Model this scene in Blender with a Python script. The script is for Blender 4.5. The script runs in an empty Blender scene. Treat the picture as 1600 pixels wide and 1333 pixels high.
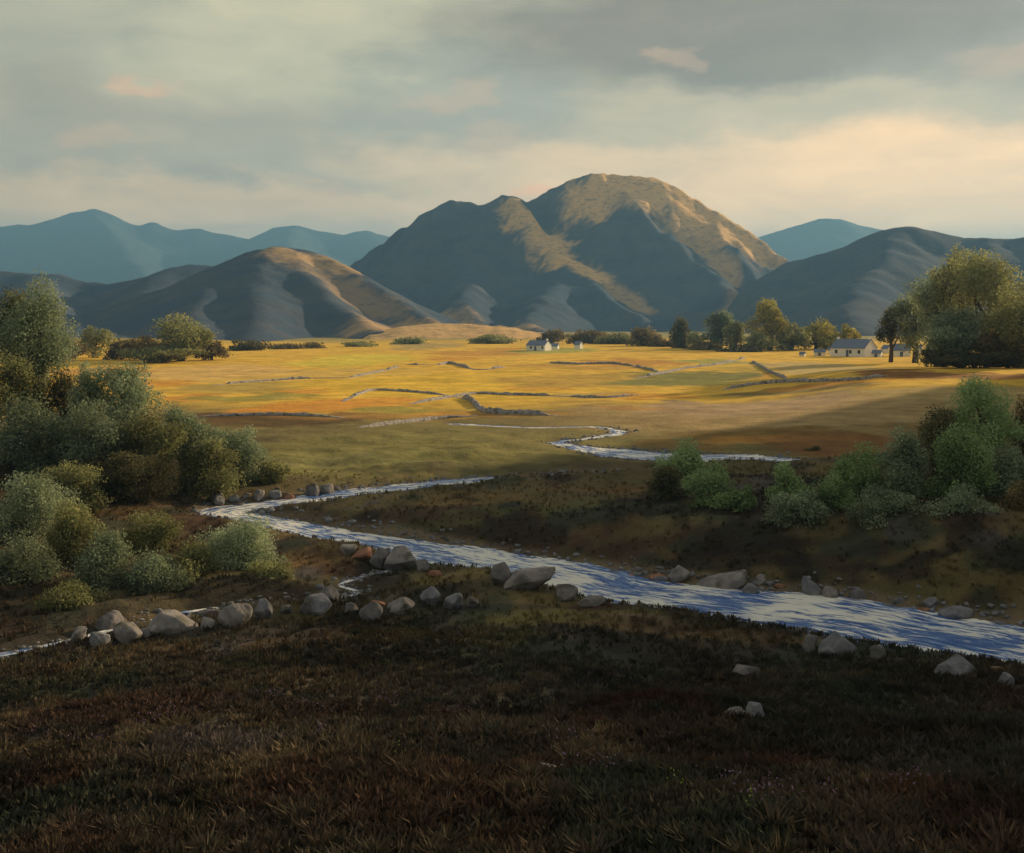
import bpy, math, random
import numpy as np
from mathutils import Vector

random.seed(7)
RNG = np.random.default_rng(11)
F, YH, CZ = 1700.0, 505.0, 12.0          # focal length and eye level (in 1600-px units), eye height
SC = bpy.context.scene
COL = SC.collection
R = math.radians

# ------------------------------------------------------------------ noise
def _hash(ix, iy, s):
    n = (ix.astype(np.int64) * 374761393 + iy.astype(np.int64) * 668265263 + s * 974634777) & 0xffffffff
    n = ((n ^ (n >> 13)) * 1274126177) & 0xffffffff
    return ((n ^ (n >> 16)) & 0xffff) / 65535.0
def vnoise(x, y, s=0):
    x = np.asarray(x, dtype=np.float64); y = np.asarray(y, dtype=np.float64)
    ix, iy = np.floor(x), np.floor(y); fx, fy = x - ix, y - iy
    fx = fx * fx * (3 - 2 * fx); fy = fy * fy * (3 - 2 * fy)
    a, b = _hash(ix, iy, s), _hash(ix + 1, iy, s); c, d = _hash(ix, iy + 1, s), _hash(ix + 1, iy + 1, s)
    return (a + (b - a) * fx) * (1 - fy) + (c + (d - c) * fx) * fy
def fbm(x, y, o=4, s=0):
    v, a, t = 0, 1.0, 0
    for i in range(o):
        v = v + a * (vnoise(x * 2 ** i + 17.3 * i, y * 2 ** i - 9.1 * i, s + i) - .5); t += a; a *= .5
    return 2 * v / t
def sstep(x, a, b):
    t = np.clip((np.asarray(x, dtype=np.float64) - a) / (b - a), 0, 1); return t * t * (3 - 2 * t)
def lerp(a, b, t): return a + (b - a) * t
def smin(a, b, k):
    h = np.clip(.5 + .5 * (b - a) / k, 0, 1); return b * (1 - h) + a * h - k * h * (1 - h)

def flat(px, py, z=0.0):
    """world point at height z that the photograph shows at px, py"""
    Y = (CZ - z) * F / (py - YH); return ((px - 800) / F * Y, Y)
def at(px, py, Y): return ((px - 800) / F * Y, Y, CZ + (YH - py) / F * Y)

# ------------------------------------------------------------------ watercourses
def catmull(P, n=6):
    P = np.array(P, dtype=float); out = []
    for i in range(len(P) - 1):
        p0, p1, p2, p3 = P[max(i - 1, 0)], P[i], P[i + 1], P[min(i + 2, len(P) - 1)]
        for k in range(n):
            t = k / n
            out.append(.5 * ((2 * p1) + (-p0 + p2) * t + (2 * p0 - 5 * p1 + 4 * p2 - p3) * t * t + (-p0 + 3 * p1 - 3 * p2 + p3) * t ** 3))
    out.append(P[-1]); return np.array(out)
RIV = [(700, 662, .2), (830, 668, .3), (925, 667, .45), (968, 675, .6), (930, 684, .5), (872, 691, .6), (905, 699, 1.0), (960, 707, 2.4), (1010, 712, 3.2),
       (1080, 715, 2.4), (1150, 716, 2.7), (1215, 719, 2.0), (1275, 724, 1.2), (1240, 735, .8), (1120, 738, .9), (1000, 741, 1.3),
       (900, 746, 2.0), (800, 750, 2.1), (700, 758, 2.3), (600, 768, 2.0), (520, 776, 1.8), (440, 787, 1.5), (370, 795, 1.6), (345, 803, 1.5),
       (400, 811, 1.3), (500, 831, 1.4), (600, 848, 1.7), (700, 866, 2.2), (800, 884, 2.4), (900, 902, 2.5), (1000, 925, 2.5), (1150, 943, 2.8),
       (1300, 962, 3.3), (1450, 990, 3.4), (1600, 1016, 3.3), (1850, 1060, 2.9), (2200, 1120, 3.0)]
RIVER = catmull([(*flat(a, b), w) for a, b, w in RIV])
BUR = [(-150, 1052, .22), (-20, 1027, .24), (60, 1012, .22), (115, 1000, .2), (200, 977, .13), (300, 955, .10), (420, 941, .10), (540, 932, .08), (556, 924, .08), (532, 914, .09), (560, 903, .10), (605, 892, .12), (650, 880, .2)]
BURN = catmull([(*flat(a, b, .12), w * .72) for a, b, w in BUR])

def dist_line(X, Y, L, side=False):
    """distance minus half width to a polyline of x, y, half width"""
    best = np.full(X.shape, 1e9)
    for a, b in zip(L[:-1], L[1:]):
        dx, dy = b[0] - a[0], b[1] - a[1]; l2 = dx * dx + dy * dy + 1e-9
        t = np.clip(((X - a[0]) * dx + (Y - a[1]) * dy) / l2, 0, 1)
        d = np.hypot(X - a[0] - dx * t, Y - a[1] - dy * t) - (a[2] + (b[2] - a[2]) * t)
        best = np.minimum(best, d)
    return best

# ------------------------------------------------------------------ the ground
FGY = [-40, 0, 6, 12, 16, 20, 25, 30, 34, 38, 42, 46]; FGZ = [9.9, 9.5, 8.1, 6.2, 5.1, 4.1, 3.0, 2.05, 1.45, .95, .62, .5]
FAY = [0, 100, 150, 200, 300, 450, 700, 1300]; FAZ = [.45, .45, .7, 1.3, 2.5, 2.9, 3.2, 3.5]
HX = [-90, -60, -45, -36, -29, -23, -18, -12, -7, 0, 8, 20, 40, 90]; HZ = [9, 7.0, 5.4, 3.6, 2.0, 1.0, .5, .6, .8, 1.35, 1.8, 2.7, 3.4, 5]
def ground(X, Y, fine=True):
    X = np.atleast_1d(np.asarray(X, dtype=np.float64)); Y = np.atleast_1d(np.asarray(Y, dtype=np.float64))
    fg = np.interp(Y, FGY, FGZ) + .35 * fbm(X / 9, Y / 9, 3, 3) * sstep(Y, 4, 12)
    far = np.interp(Y, FAY, FAZ) + 2.6 * np.exp(-((Y - 185) / 55) ** 2) * sstep(X / (Y + 1), .18, .36) + .5 * fbm(X / 45, Y / 45, 3, 5) * sstep(Y, 100, 160) \
        + .6 * fbm(X / 120, Y / 120, 2, 8) * sstep(Y, 200, 350)
    mid = np.interp(X, HX, HZ)
    left = sstep(-X, 14, 22)
    mid = mid * np.where(X < -14, lerp(.35, 1, sstep(Y, 43, 66)), 1)
    mid = lerp(mid, .45, sstep(Y, 88, 108) * np.where(X < -20, 1, sstep(Y, 80, 100)))
    z = lerp(mid, far, sstep(Y, 92, 118))
    z = lerp(fg, z, sstep(Y, 40, 50))
    near = Y < 170
    if near.any():
        xn, yn = X[near], Y[near]
        wob = .5 * fbm(xn / 3.5, yn / 3.5, 3, 21)
        dr = dist_line(xn, yn, RIVER) + wob
        db = dist_line(xn, yn, BURN) + wob * .3
        zc = np.where(dr < 0, np.maximum(-.4, dr * .5), dr * lerp(.30, .42, vnoise(xn / 6, yn / 6, 31)) * lerp(1, .16, sstep(yn, 67, 88)))
        zz = smin(z[near], zc, .25)
        zb = .12 + np.where(db < 0, np.maximum(-.25, db), db * .17) * 1.0
        zz = smin(zz, np.where(yn < 60, zb + 40 * sstep(yn, 54, 60), 99), .12)
        if fine:
            am = sstep(dr, .1, 1.5) * (1 - sstep(yn, 90, 150))
            zz = zz + am * (.10 * fbm(xn / .9, yn / .9, 3, 41) + .28 * fbm(xn / 3.2, yn / 3.2, 2, 43) * sstep(dr, 1, 5))
        z = z.copy(); z[near] = zz
    return z
_gx = np.arange(-130, 130.1, .3); _gy = np.arange(0, 180.1, .3)
_GX, _GY = np.meshgrid(_gx, _gy); _GH = ground(_GX.ravel(), _GY.ravel()).reshape(_GX.shape)
def gfast(X, Y):
    X = np.atleast_1d(np.asarray(X, dtype=float)); Y = np.atleast_1d(np.asarray(Y, dtype=float))
    inn = (np.abs(X) < 129) & (Y > 0) & (Y < 169.9); z = np.empty(X.shape)
    if (~inn).any(): z[~inn] = ground(X[~inn], Y[~inn])
    fx = (X[inn] + 130) / .3; fy = Y[inn] / .3; i = fx.astype(int); j = fy.astype(int); fx -= i; fy -= j
    z[inn] = (_GH[j, i] * (1 - fx) + _GH[j, i + 1] * fx) * (1 - fy) + (_GH[j + 1, i] * (1 - fx) + _GH[j + 1, i + 1] * fx) * fy
    return z
def gz(x, y): return float(gfast(x, y)[0])
def hit(px, py):
    """the ground point the photograph shows at px, py"""
    ys = np.geomspace(8, 1200, 900); xs = (px - 800) / F * ys
    r = CZ + (YH - py) / F * ys; g = gfast(xs, ys)
    k = np.nonzero(r <= g)[0]; k = k[0] if len(k) else -1
    return xs[k], ys[k]

# ------------------------------------------------------------------ object helpers
def tag(o, label=None, cat=None, group=None, kind=None):
    if label: o['label'] = label
    if cat: o['category'] = cat
    if group: o['group'] = group
    if kind: o['kind'] = kind
    return o
def empty(name, loc, label, cat, group=None, rz=0):
    o = bpy.data.objects.new(name, None); COL.objects.link(o); o.location = loc; o.rotation_euler = (0, 0, rz)
    return tag(o, label, cat, group)
def mesh_obj(name, V, Fc, mat, parent=None, color=None, smooth=False, uv=None):
    """V n x 3, Fc m x k (all faces k-sided)"""
    V = np.ascontiguousarray(V, dtype=np.float32); Fc = np.ascontiguousarray(Fc, dtype=np.int32)
    me = bpy.data.meshes.new(name); m, k = Fc.shape
    me.vertices.add(len(V)); me.vertices.foreach_set('co', V.ravel())
    me.loops.add(m * k); me.loops.foreach_set('vertex_index', Fc.ravel())
    me.polygons.add(m); me.polygons.foreach_set('loop_start', np.arange(0, m * k, k, dtype=np.int32))
    me.polygons.foreach_set('loop_total', np.full(m, k, dtype=np.int32))
    me.update(calc_edges=True)
    me.polygons.foreach_set('use_smooth', np.full(m, smooth, dtype=bool))
    if color is not None:
        ca = me.color_attributes.new('tint', 'FLOAT_COLOR', 'POINT')
        c4 = np.ones((len(V), 4), dtype=np.float32); c4[:, :3] = color; ca.data.foreach_set('color', c4.ravel())
    if uv is not None:
        ul = me.uv_layers.new(name='flow'); ul.data.foreach_set('uv', np.ascontiguousarray(uv[Fc.ravel()], dtype=np.float32).ravel())
    me.materials.append(mat)
    o = bpy.data.objects.new(name, me); COL.objects.link(o)
    if parent: o.parent = parent
    return o
def grid_faces(nr, nc):
    i = np.arange(nr * nc).reshape(nr, nc)
    return np.stack([i[:-1, :-1], i[:-1, 1:], i[1:, 1:], i[1:, :-1]], -1).reshape(-1, 4)

# ------------------------------------------------------------------ materials
class NT:
    def __init__(s, name, world=False):
        s.m = bpy.data.worlds.new(name) if world else bpy.data.materials.new(name)
        s.m.use_nodes = True; s.t = s.m.node_tree; s.t.nodes.clear()
    def n(s, typ, **kw):
        x = s.t.nodes.new(typ)
        for k, v in kw.items(): setattr(x, k, v)
        return x
    def put(s, sock, v):
        if isinstance(v, bpy.types.NodeSocket): s.t.links.new(v, sock)
        elif v is not None:
            if sock.type == 'RGBA' and len(v) == 3: v = (*v, 1)
            sock.default_value = v
    def math(s, op, a, b=None, c=None, clamp=False):
        x = s.n('ShaderNodeMath', operation=op, use_clamp=clamp)
        for i, v in enumerate((a, b, c)):
            if v is not None: s.put(x.inputs[i], v)
        return x.outputs[0]
    def mix(s, a, b, f, mode='MIX'):
        x = s.n('ShaderNodeMix', data_type='RGBA', blend_type=mode, clamp_factor=True)
        s.put(x.inputs[0], f); s.put(x.inputs[6], a); s.put(x.inputs[7], b); return x.outputs[2]
    def noise(s, scale, vec=None, detail=4, rough=.55, dist=0, out=0):
        x = s.n('ShaderNodeTexNoise'); s.put(x.inputs['Scale'], scale); s.put(x.inputs['Detail'], detail)
        s.put(x.inputs['Roughness'], rough); s.put(x.inputs['Distortion'], dist)
        if vec is not None: s.put(x.inputs['Vector'], vec)
        return x.outputs[out]
    def ramp(s, f, a, b):
        x = s.n('ShaderNodeMapRange', interpolation_type='SMOOTHSTEP'); s.put(x.inputs[0], f); s.put(x.inputs[1], a); s.put(x.inputs[2], b); return x.outputs[0]
    def pos(s): return s.n('ShaderNodeNewGeometry').outputs['Position']
    def scale(s, v, sx, sy, sz):
        x = s.n('ShaderNodeMapping'); s.put(x.inputs['Vector'], v); x.inputs['Scale'].default_value = (sx, sy, sz); return x.outputs[0]
    def bsdf(s, col, rough=.9, spec=.2, bump=None, bstr=.5, bdist=.05, **kw):
        p = s.n('ShaderNodeBsdfPrincipled'); s.put(p.inputs['Base Color'], col); s.put(p.inputs['Roughness'], rough)
        s.put(p.inputs['Specular IOR Level'], spec)
        for k, v in kw.items(): s.put(p.inputs[k], v)
        if bump is not None:
            b = s.n('ShaderNodeBump'); s.put(b.inputs['Strength'], bstr); s.put(b.inputs['Distance'], bdist); s.put(b.inputs['Height'], bump)
            s.t.links.new(b.outputs[0], p.inputs['Normal'])
        o = s.n('ShaderNodeOutputMaterial'); s.t.links.new(p.outputs[0], o.inputs[0]); return s.m

def mat_ground():
    t = NT('moor_ground'); v = t.n('ShaderNodeVertexColor', layer_name='tint').outputs[0]; P = t.pos()
    n1 = t.noise(1.6, P, 6, .65); n4 = t.noise(.12, t.scale(P, 1, 2.6, 1), 6, .7); n2 = t.noise(9, P, 4, .6); n3 = t.noise(.22, P, 5, .6)
    c = t.mix(v, t.mix(v, (.30, .24, .13), .5, 'MULTIPLY'), t.ramp(n1, .5, .75))
    c = t.mix(c, t.mix(c, (.72, .72, .6), .6, 'MULTIPLY'), t.ramp(n4, .53, .63))
    d = t.math('ADD', t.math('MULTIPLY', n1, .9), t.math('MULTIPLY', n2, .7))
    k = t.math('ADD', t.math('MULTIPLY', t.math('SUBTRACT', t.math('ADD', d, t.math('MULTIPLY', n3, .9)), 1.25), 1.15), 1.0)
    x = t.n('ShaderNodeHueSaturation'); t.put(x.inputs['Color'], c); t.put(x.inputs['Value'], k)
    return t.bsdf(x.outputs[0], .95, .1, t.math('ADD', n1, t.math('MULTIPLY', n2, .35)), .9, .25)
def mat_leaf(name='leaf', trans=.38):
    t = NT(name); v = t.n('ShaderNodeVertexColor', layer_name='tint').outputs[0]
    d = t.n('ShaderNodeBsdfDiffuse'); t.put(d.inputs[0], v)
    tr = t.n('ShaderNodeBsdfTranslucent'); t.put(tr.inputs[0], v)
    m = t.n('ShaderNodeMixShader'); m.inputs[0].default_value = trans
    t.t.links.new(d.outputs[0], m.inputs[1]); t.t.links.new(tr.outputs[0], m.inputs[2])
    o = t.n('ShaderNodeOutputMaterial'); t.t.links.new(m.outputs[0], o.inputs[0]); return t.m
def mat_bark():
    t = NT('bark'); P = t.pos(); n = t.noise(9, t.scale(P, 1, 1, .3), 5, .65)
    return t.bsdf(t.mix((.05, .035, .025), (.14, .11, .08), n), .95, .1, n, .7, .03)
def mat_rock(name, a, b):
    t = NT(name); P = t.pos(); n = t.noise(2.2, P, 7, .65); n2 = t.noise(14, P, 4, .6); li = t.noise(1.3, P, 3, .5)
    c = t.mix(a, b, t.ramp(n, .3, .7)); c = t.mix(c, (.07, .07, .045), t.math('MULTIPLY', t.ramp(li, .52, .68), .7))
    return t.bsdf(c, .9, .2, t.math('ADD', n, t.math('MULTIPLY', n2, .4)), .8, .12)
def mat_hill(name, cols, sc, gold=None):
    t = NT(name); P = t.pos(); Q = t.scale(P, 1, 1, 2.2)
    n = t.noise(sc, Q, 7, .62, .4); n2 = t.noise(sc * 6, Q, 5, .65); n3 = t.noise(sc * .3, Q, 4, .55)
    c = t.mix(cols[0], cols[1], t.ramp(n, .38, .62)); c = t.mix(c, cols[2], t.math('MULTIPLY', t.ramp(n3, .5, .66), .75)); c = t.mix(c, cols[3], t.math('MULTIPLY', t.ramp(n2, .54, .72), .65))
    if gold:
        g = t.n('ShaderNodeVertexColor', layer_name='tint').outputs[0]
        c = t.mix(c, t.mix(gold, (.34, .24, .12), t.ramp(n2, .48, .7)), g)  # golden colour, painted sunlight on the flanks as well as dry grass
    return t.bsdf(c, 1, .05, t.math('ADD', n, t.math('MULTIPLY', n2, .5)), .9, 5 / (sc * 100))
def mat_water():
    t = NT('stream_water'); uv = t.n('ShaderNodeUVMap', uv_map='flow').outputs[0]; P = t.pos()
    a = t.noise(1.0, t.scale(uv, .4, 1.5, 1), 7, .7, 1.6); b = t.noise(1.0, t.scale(uv, 1.3, 7.5, 1), 5, .65, .8); c = t.noise(.28, P, 3, .5)
    f = t.math('ADD', t.math('MULTIPLY', a, .5), t.math('MULTIPLY', b, .5))
    f = t.math('ADD', f, t.math('MULTIPLY', t.math('SUBTRACT', c, .5), .36))
    foam = t.ramp(f, .465, .55)
    deep = t.mix((.04, .13, .44), (.18, .32, .66), t.ramp(b, .4, .62))
    col = t.mix(deep, (.88, .87, .82), foam)
    rough = t.math('ADD', .22, t.math('MULTIPLY', foam, .6))
    return t.bsdf(col, rough, .3, t.math('ADD', a, t.math('MULTIPLY', b, .6)), .85, .22)
def mat_plain(name, a, b, sc, rough=.85, bs=.4, bd=.02):
    t = NT(name); n = t.noise(sc, t.pos(), 6, .65)
    return t.bsdf(t.mix(a, b, n), rough, .2, n, bs, bd)

M_GROUND = mat_ground(); M_LEAF = mat_leaf(); M_BARK = mat_bark(); M_HEATH = mat_leaf('heather_sprig', .15)
M_ROCK = mat_rock('grey_boulder', (.12, .13, .155), (.26, .26, .29)); M_ROCKB = mat_rock('warm_boulder', (.16, .15, .16), (.32, .295, .29))
M_ROCKR = mat_rock('russet_stone', (.26, .12, .08), (.38, .21, .15)); M_ROCKD = mat_rock('dark_boulder', (.10, .10, .115), (.24, .22, .23))
M_WALLST = mat_rock('field_wall_stone', (.20, .20, .23), (.46, .43, .40))
M_WATER = mat_water()
M_WHITE = mat_plain('whitewash', (.92, .92, .90), (.82, .81, .78), 1.5)
M_SLATE = mat_plain('slate', (.13, .17, .27), (.24, .29, .41), 1.3)
M_GLASSY = mat_plain('dark_glass', (.03, .035, .04), (.05, .055, .06), 3, .2)
M_DOOR = mat_plain('door_paint', (.10, .13, .2), (.14, .17, .24), 3, .6)
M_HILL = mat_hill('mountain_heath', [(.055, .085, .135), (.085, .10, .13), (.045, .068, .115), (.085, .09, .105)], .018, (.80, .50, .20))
M_FAR = mat_hill('far_mountain_heath', [(.06, .085, .10), (.075, .10, .105), (.055, .075, .09), (.085, .10, .10)], .002)

# ------------------------------------------------------------------ camera, sun, sky
cam = bpy.data.objects.new('camera', bpy.data.cameras.new('camera')); COL.objects.link(cam); SC.camera = cam
cam.location = (0, 0, CZ); cam.rotation_euler = (R(90), 0, 0)
cam.data.sensor_fit = 'HORIZONTAL'; cam.data.sensor_width = 36; cam.data.lens = 36 * F / 1600
cam.data.shift_y = -(1333 / 2 - YH) / 1600; cam.data.clip_end = 60000; cam.data.clip_start = .5
SAZ, SEL = 50, 16.0
sd = Vector((math.sin(R(SAZ)) * math.cos(R(SEL)), math.cos(R(SAZ)) * math.cos(R(SEL)), math.sin(R(SEL))))
sun = bpy.data.objects.new('sun', bpy.data.lights.new('sun', 'SUN')); COL.objects.link(sun)
sun.rotation_euler = (-sd).to_track_quat('-Z', 'Y').to_euler(); sun.data.energy = 5.0; sun.data.angle = R(.5); sun.data.color = (1, .74, .42)
SC.view_settings.view_transform = 'Standard'; SC.view_settings.look = 'None'; SC.view_settings.exposure = .56; SC.view_settings.gamma = 1

def sky():
    t = NT('World', True); SC.world = t.m
    D = t.n('ShaderNodeTexCoord').outputs['Generated']
    sp = t.n('ShaderNodeSeparateXYZ'); t.put(sp.inputs[0], D)
    az = t.math('ARCTAN2', sp.outputs[0], sp.outputs[1]); el = t.math('ARCSINE', sp.outputs[2])
    Q = t.scale(D, 1, 1, 2.4)
    w1 = t.n('ShaderNodeTexNoise'); t.put(w1.inputs['Vector'], Q); t.put(w1.inputs['Scale'], 5.5); t.put(w1.inputs['Detail'], 7); t.put(w1.inputs['Roughness'], .6)
    ws = t.n('ShaderNodeSeparateColor'); t.put(ws.inputs[0], w1.outputs[1])
    az = t.math('ADD', az, t.math('MULTIPLY', t.math('SUBTRACT', ws.outputs[0], .5), .30))
    el = t.math('ADD', el, t.math('MULTIPLY', t.math('SUBTRACT', ws.outputs[1], .5), .10))
    ns = t.n('ShaderNodeTexSky', sky_type='NISHITA', sun_disc=False); ns.sun_elevation = R(SEL); ns.sun_rotation = R(SAZ)
    nis = t.mix(ns.outputs[0], (.1, .1, .1), 1.0, 'MULTIPLY')
    # clouds by height: warm near the horizon, grey-green above
    cr = t.n('ShaderNodeValToRGB'); t.put(cr.inputs[0], t.math('MULTIPLY', el, 1 / .6)); e = cr.color_ramp.elements
    e[0].position = 0; e[0].color = (.62, .47, .29, 1); e[1].position = 1; e[1].color = (.17, .19, .19, 1)
    for p, c in ((.10, (.42, .36, .255)), (.2, (.31, .30, .23)), (.32, (.285, .29, .235)), (.48, (.27, .29, .24)), (.7, (.22, .235, .215))):
        x = e.new(p); x.color = (*c, 1)
    c = cr.outputs[0]
    def blob(c, px, py, sx, sy, col, amt):
        a = t.math('DIVIDE', t.math('SUBTRACT', az, math.atan((px - 800) / F)), sx / F); b = t.math('DIVIDE', t.math('SUBTRACT', el, (YH - py) / F), sy / F)
        g = t.math('EXPONENT', t.math('MULTIPLY', t.math('ADD', t.math('MULTIPLY', a, a), t.math('MULTIPLY', b, b)), -1))
        return t.mix(c, col, t.math('MULTIPLY', t.ramp(g, .12, .75), amt))
    c = blob(c, 430, 60, 330, 130, (.34, .37, .29), .9)
    c = blob(c, 40, 60, 240, 140, (.25, .28, .245), .8)
    c = blob(c, 330, 235, 520, 60, (.245, .25, .215), .75)
    c = blob(c, 80, 190, 130, 60, (.22, .225, .19), .6)
    c = blob(c, 740, 150, 150, 90, (.215, .25, .235), .8)
    c = blob(c, 1200, 60, 520, 110, (.138, .128, .105), .95)
    c = blob(c, 1700, 150, 330, 90, (.19, .195, .175), .85)
    c = blob(c, 1250, 190, 380, 50, (.36, .345, .26), .8)
    c = blob(c, 1380, 300, 660, 82, (.76, .57, .33), .95)
    c = blob(c, 900, 250, 330, 40, (.56, .46, .30), .7)
    c = blob(c, 430, 325, 560, 38, (.56, .44, .28), .7)
    c = blob(c, 790, 305, 45, 10, (.75, .36, .19), .4)
    c = blob(c, 290, 160, 50, 14, (.5, .33, .22), .5)
    for q_ in ((530, 290, 26, 9), (690, 160, 40, 16), (440, 320, 50, 10), (760, 205, 60, 12), (150, 250, 50, 14), (1580, 130, 70, 18), (1090, 100, 30, 9)): c = blob(c, q_[0], q_[1], q_[2] * 1.3, q_[3] * 1.6, (.46, .33, .22), .3)
    fine = t.noise(11, t.scale(D, 1, 1, 3.2), 8, .62, .6)
    c = t.mix(c, t.mix(c, (1.16, 1.14, 1.1), 1, 'MULTIPLY'), t.ramp(fine, .45, .75))
    c = t.mix(c, t.mix(c, (.88, .89, .91), 1, 'MULTIPLY'), t.ramp(fine, .5, .28))
    c = t.mix(c, (1.22, .99, .78), 1, 'MULTIPLY')
    c = t.mix(c, nis, .05)
    b = t.n('ShaderNodeBackground'); t.put(b.inputs[0], c); b.inputs[1].default_value = SKYS
    o = t.n('ShaderNodeOutputWorld'); t.t.links.new(b.outputs[0], o.inputs[0])
SKYS = 1.18
sky()

# ------------------------------------------------------------------ terrain mesh with real patches of ground cover
def patches():
    """ground cover: px, py of the patch, half sizes in px, colour, strength -> world ellipse"""
    L = []
    def p(px, py, rx, ry, col, s=1.0):
        x, y = hit(px, py); y0, y1 = hit(px, py + ry)[1], hit(px, max(py - ry, 528))[1]
        L.append((x, y, rx / F * y, max(.5, (y1 - y0) / 2), col, s))
    OL, OLD, BR, BRD, TAN, GO, ORG, GR, YG = (.23, .205, .07), (.12, .105, .04), (.13, .075, .03), (.05, .034, .02), (.40, .285, .13), (.60, .41, .10), (.72, .32, .05), (.27, .25, .07), (.46, .42, .10)
    p(640, 700, 260, 38, OL); p(480, 725, 200, 20, (.26, .24, .08)); p(900, 690, 160, 25, (.22, .19, .07)); p(1000, 660, 120, 12, GR, .7)
    p(440, 655, 130, 13, (.13, .085, .03)); p(330, 652, 90, 12, (.14, .08, .03)); p(540, 648, 110, 6, (.28, .15, .05), .8)
    p(1250, 645, 430, 30, TAN); p(1120, 640, 180, 12, (.44, .31, .18)); p(1500, 620, 200, 14, (.46, .34, .14)); p(1250, 610, 130, 8, (.24, .19, .07), .9)
    p(1200, 682, 160, 12, (.25, .16, .05)); p(1450, 680, 160, 18, (.29, .20, .08)); p(1180, 690, 170, 6, (.55, .27, .06), .7); p(1050, 700, 90, 10, (.28, .17, .06), .8)
    p(1330, 705, 130, 8, (.25, .12, .04), .9)
    p(470, 588, 280, 12, (.76, .50, .12)); p(330, 580, 140, 12, (.74, .48, .16)); p(400, 606, 150, 9, (.52, .37, .09)); p(700, 600, 260, 22, (.80, .52, .06)); p(560, 560, 90, 10, (.74, .58, .08))
    p(430, 640, 80, 8, ORG, .9); p(620, 622, 90, 5, ORG, .75); p(480, 612, 60, 5, ORG, .7); p(840, 608, 60, 4, ORG, .6); p(250, 600, 60, 6, ORG, .7); p(1180, 588, 50, 4, ORG, .7); p(700, 560, 50, 4, ORG, .6); p(980, 640, 60, 5, (.5, .27, .07), .7); p(700, 655, 200, 5, (.5, .28, .07), .7); p(300, 622, 60, 8, ORG, .8); p(540, 632, 130, 9, ORG, .85); p(720, 645, 90, 6, ORG, .5); p(900, 620, 60, 6, GO); p(1000, 622, 90, 4, ORG, .6)
    p(380, 622, 110, 6, (.40, .33, .07)); p(640, 638, 70, 6, (.40, .33, .07)); p(880, 596, 120, 12, (.56, .36, .07)); p(1080, 590, 130, 9, (.24, .23, .07)); p(1030, 600, 120, 6, (.26, .25, .07))
    p(900, 572, 160, 5, (.62, .37, .07)); p(760, 552, 80, 6, (.56, .28, .06), .8); p(1000, 566, 90, 6, (.56, .27, .06), .8); p(860, 548, 70, 5, YG); p(670, 540, 60, 6, (.5, .36, .13)); p(1120, 565, 60, 5, YG)
    p(1280, 575, 110, 10, (.60, .45, .18)); p(1420, 582, 90, 7, (.27, .13, .04)); p(1540, 590, 90, 6, (.35, .17, .06)); p(1300, 600, 130, 4, ORG, .7); p(1150, 577, 50, 6, (.55, .40, .08))
    p(150, 580, 110, 6, (.6, .33, .09)); p(620, 735, 220, 8, OLD, .6)
    # between the two reaches and the far bank
    p(720, 800, 230, 14, (.10, .095, .04)); p(640, 815, 130, 14, (.075, .075, .035), .9); p(760, 780, 120, 8, (.26, .17, .07), .7); p(900, 820, 150, 24, (.13, .085, .04)); p(1000, 780, 110, 10, (.14, .13, .06))
    p(970, 850, 90, 20, (.13, .12, .05)); p(1130, 850, 100, 25, (.13, .075, .035)); p(1200, 830, 120, 20, BRD); p(1400, 900, 80, 26, (.10, .088, .04)); p(1500, 890, 60, 30, (.105, .09, .042)); p(1560, 900, 60, 20, (.095, .062, .035)); p(1330, 880, 60, 30, (.055, .04, .026)); p(1450, 860, 50, 20, (.05, .038, .026)); p(1300, 850, 160, 14, (.06, .04, .025)); p(1080, 820, 150, 14, (.075, .048, .028))
    p(1120, 762, 160, 12, (.07, .04, .025)); p(1440, 838, 130, 8, (.035, .028, .02)); p(1290, 890, 60, 20, (.07, .055, .03)); p(960, 760, 130, 6, (.22, .12, .05), .7); p(400, 830, 120, 10, (.16, .11, .05)); p(250, 810, 110, 14, (.12, .08, .04))
    # near bank
    p(660, 912, 130, 12, (.20, .15, .06)); p(480, 880, 110, 22, (.17, .11, .05)); p(900, 965, 260, 14, (.15, .13, .05)); p(800, 940, 120, 14, (.17, .13, .06)); p(1060, 990, 190, 10, (.24, .16, .09)); p(1000, 968, 100, 8, (.27, .19, .12))
    p(1200, 1005, 120, 8, (.18, .13, .07)); p(560, 975, 200, 12, (.10, .085, .04)); p(300, 1020, 220, 14, (.085, .06, .035)); p(700, 1000, 180, 12, (.09, .075, .035)); p(1300, 1060, 190, 12, (.09, .075, .05), .8); p(420, 1075, 110, 16, (.09, .07, .045), .8)
    p(140, 1060, 150, 16, (.09, .055, .035)); p(1000, 1120, 170, 34, (.055, .022, .015), .9); p(900, 1240, 200, 30, (.04, .045, .03), .8); p(600, 1200, 160, 40, (.03, .035, .028), .8); p(1480, 1260, 130, 40, (.085, .045, .028), .8)
    p(380, 1250, 170, 40, (.03, .028, .02)); p(60, 1230, 90, 24, (.08, .04, .025), .8); p(1150, 1200, 160, 30, (.07, .03, .02), .8); p(1580, 980, 60, 30, (.09, .07, .04))
    return L
PATCH = patches()
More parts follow.
